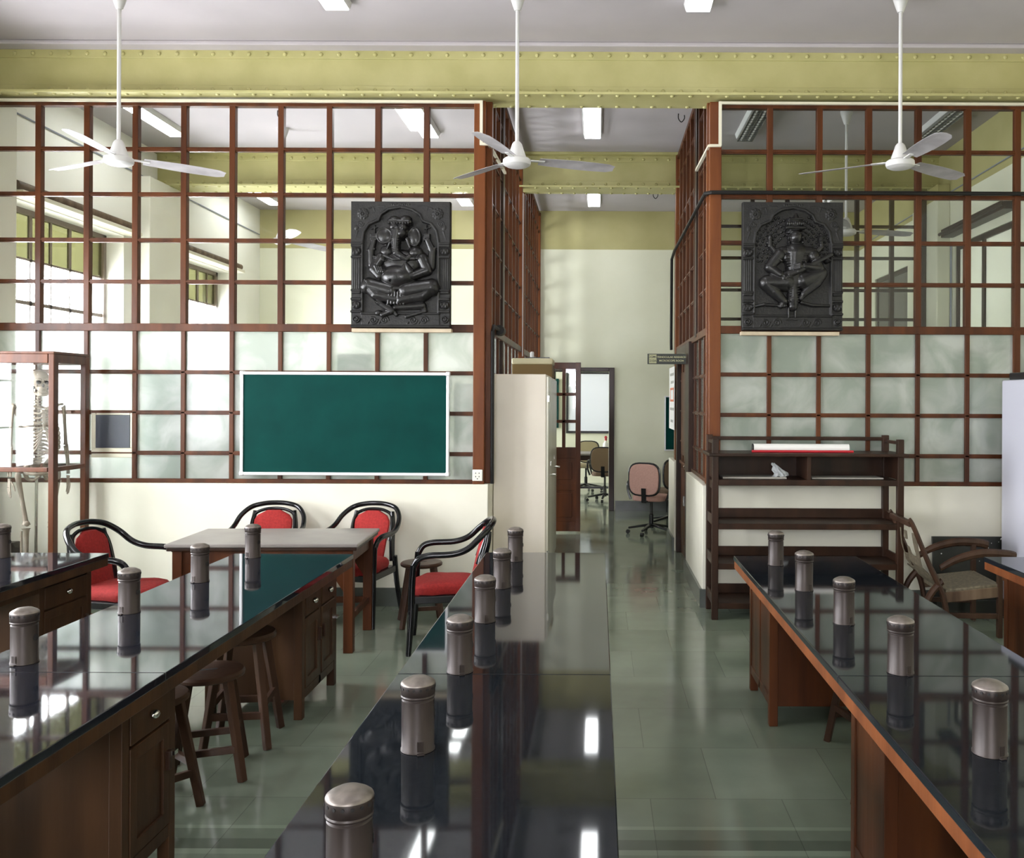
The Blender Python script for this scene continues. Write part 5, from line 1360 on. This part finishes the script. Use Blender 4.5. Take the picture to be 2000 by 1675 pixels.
def desk(x0, x1, y0, y1, h, label, m='table_top'):
    o = tag(empty('office_desk', (x0, y0, 0)), label, 'desk'); w = x1-x0; d = y1-y0
    MB().box(0, w, 0, d, h-.03, h).build('desk_top', m, o, bevel=.004)
    for x in (0.02, w-.06):
        for y in (.02, d-.06): MB().box(x, x+.04, y, y+.04, 0, h-.03).build('leg', 'black', o)
    MB().box(.04, w-.04, .05, .07, h-.12, h-.03).build('apron', 'wood_dark', o)
    b = MB(); b.box(.03, w-.03, d/2-.02, d/2+.02, .12, .16); b.build('foot_rail', 'black', o)
    return o
desk(1.02, 2.2, 12.75, 13.6, .75, 'grey topped desk against the end wall, under the small green board')
desk(-.9, .9, 15.55, 16.3, .76, 'desk in the room beyond the doorway')
o = tag(empty('spray_bottle', (.14, 15.75, .761)), 'pink spray bottle on the desk beyond the doorway', 'bottle')
MB().lathe([(0, 0), (.05, 0), (.052, .02), (.052, .10), (0, .10)], n=18).build('liquid', 'pinkliquid', o, smooth=True)
MB().lathe([(0, .10), (.052, .10), (.050, .16), (.02, .20), (.016, .22), (0, .22)], n=18).build('bottle_body', 'paper', o, smooth=True)
MB().lathe([(0, .22), (.022, .22), (.02, .26), (.03, .27), (.014, .30), (0, .30)], n=12).build('cap', 'redplastic', o, smooth=True)
o = tag(empty('whiteboard', (.05, 18.28, 1.06)), 'large pale whiteboard with a black frame beyond the doorway', 'whiteboard')
MB().box(-.66, .95, -.02, .0, .0, 1.22).build('board_surface', 'reveal', o)
b = MB(); b.box(-.70, 1.0, -.035, 0, -.045, 0); b.box(-.70, 1.0, -.035, 0, 1.16, 1.26); b.box(-.70, -.655, -.035, 0, 0, 1.2); b.box(.95, 1.0, -.035, 0, 0, 1.2)
b.build('board_frame', 'black', o)
tag(bx(-.25, .2, -.03, 0, 0, 1.0).build('teal_board', 'green_board', loc=(-1.0, 18.28, 1.12)), 'dark green board beside the whiteboard beyond the doorway', 'board')
o = tag(empty('small_chalkboard', (1.62, YF-.02, .94)), 'small green chalkboard on the end wall beside the corridor', 'chalkboard')
MB().box(-.58, .58, -.012, .01, 0, .80).build('writing_surface', 'green_board', o)
b = MB(); b.box(-.60, .60, -.02, .01, -.02, 0); b.box(-.60, .60, -.02, .01, .80, .82); b.box(-.60, -.58, -.02, .01, 0, .8); b.box(.58, .60, -.02, .01, 0, .8); b.build('board_frame', 'alu', o, bevel=.003)

# ------------------------------------------------------------------ left room furniture behind the frosted panes
o = tag(empty('grey_locker', (-3.84, 7.56, 0)), 'grey steel locker blurred behind the frosted panes left of the green board', 'locker')
MB().box(0, .42, 0, .45, .03, 1.93).build('body', 'greymetal', o, bevel=.01); dd = MB().box(.01, .41, -.015, 0, .05, 1.91).build('door', 'greymetal', o, bevel=.004)
MB().box(.34, .36, -.03, -.015, 1.0, 1.15).build('handle', 'steel', dd)
o = tag(empty('framed_picture_board', (-2.96, 7.56, 1.35)), 'dark framed pale picture blurred behind the frosted glass beside the green board', 'framed picture')
MB().box(-.36, .36, 0, .02, 0, .48).build('picture', 'paper', o)
MB().box(-.30, .30, .02, .12, -.399, -.05).build('stand', 'greybox', o)
b = MB(); b.box(-.40, .40, -.01, .03, -.05, .0); b.box(-.40, .40, -.01, .03, .48, .55); b.box(-.40, -.35, -.01, .03, 0, .48); b.box(.35, .40, -.01, .03, 0, .48); b.build('picture_frame', 'slate', o)
desk(-3.36, -1.1, 7.53, 8.0, .95, 'long work table along the inside of the left partition', 'wood_old')
for k, (x, w, h, m, lb) in enumerate(((-3.2, .22, .17, 'cardboard', 'brown carton'), (-2.4, .3, .12, 'greybox', 'grey flat box'), (-2.1, .25, .16, 'bluebox', 'blue box'), (-1.42, .16, .24, 'bluebox', 'upright blue container'), (-1.75, .2, .13, 'redplastic', 'red carton'))):
    tag(bx(-w/2, w/2, 0, .2, 0, h).build('storage_carton', m, loc=(x, 7.75 if x < -3 else 7.56, .951), bevel=.005), lb + ' on the table inside the left room, blurred by frosted glass', 'box', 'boxes on the inner table')
o = tag(empty('dark_bookcase', (-1.45, 7.55, .951)), 'dark case behind the frosted panes beside the corner post', 'bookcase')
tag(o, 'dark case behind the frosted panes beside the corner post', 'bookcase')
MB().box(.22, .50, .1, .35, 0, .88).build('body', 'wood_dark', o, bevel=.004); MB().box(.24, .48, .085, .1, .52, .85).build('upper_door', 'greymetal', o); MB().box(.24, .48, .085, .1, .28, .34).build('shelf_edge', 'paper', o)
o = tag(empty('hatch_panel', (-3.995, YP-.014, 1.255)), 'dark slate blue square panel with a cream border in a pane by the skeleton case', 'panel')
MB().box(-.14, .14, -.009, .008, .03, .30).build('dark_panel', 'slate', o)
b = MB(); b.box(-.18, .18, -.006, .008, -.05, .03); b.box(-.18, -.14, -.006, .008, .03, .33); b.box(.14, .18, -.006, .008, .03, .33); b.box(-.14, .14, -.006, .008, .30, .33)
b.build('border', 'cream', o, bevel=.006)
tag(bx(-.13, .13, 0, .1, 0, .14).build('wall_box', 'greybox', loc=(-2.03, YP+.012, 1.93)), 'grey box fixed behind the frosted pane below the elephant headed plaque', 'box')

# right room furniture behind the frosted panes
o = tag(empty('tall_cabinet', (1.75, 7.56, 0)), 'dark cabinet blurred behind the lower panes over the shelf rack', 'cabinet')
MB().box(0, .75, 0, .45, .03, 1.50).build('body', 'wood_dark', o, bevel=.006); MB().box(.02, .37, -.015, 0, .06, 1.47).build('door', 'greymetal', o); MB().box(.385, .73, -.015, 0, .06, 1.47).build('door', 'wood_dark', o)
desk(2.62, 3.38, 7.53, 8.0, .93, 'work table inside the right room behind the low wall', 'wood_old')
tag(bx(-.2, .2, 0, .2, 0, .10).build('dark_bag', 'blackboard', loc=(2.92, 7.58, .931), bevel=.03), 'low dark bundle on the table behind the lowest right panes', 'bundle')
o = tag(empty('tall_locker', (3.45, 7.56, 0)), 'narrow dark locker blurred behind the right end panes', 'locker')
MB().box(0, .28, 0, .4, 0.02, 1.55).build('body', 'shutter', o, bevel=.005); MB().box(.01, .27, -.012, 0, .05, 1.52).build('door', 'shutter', o)
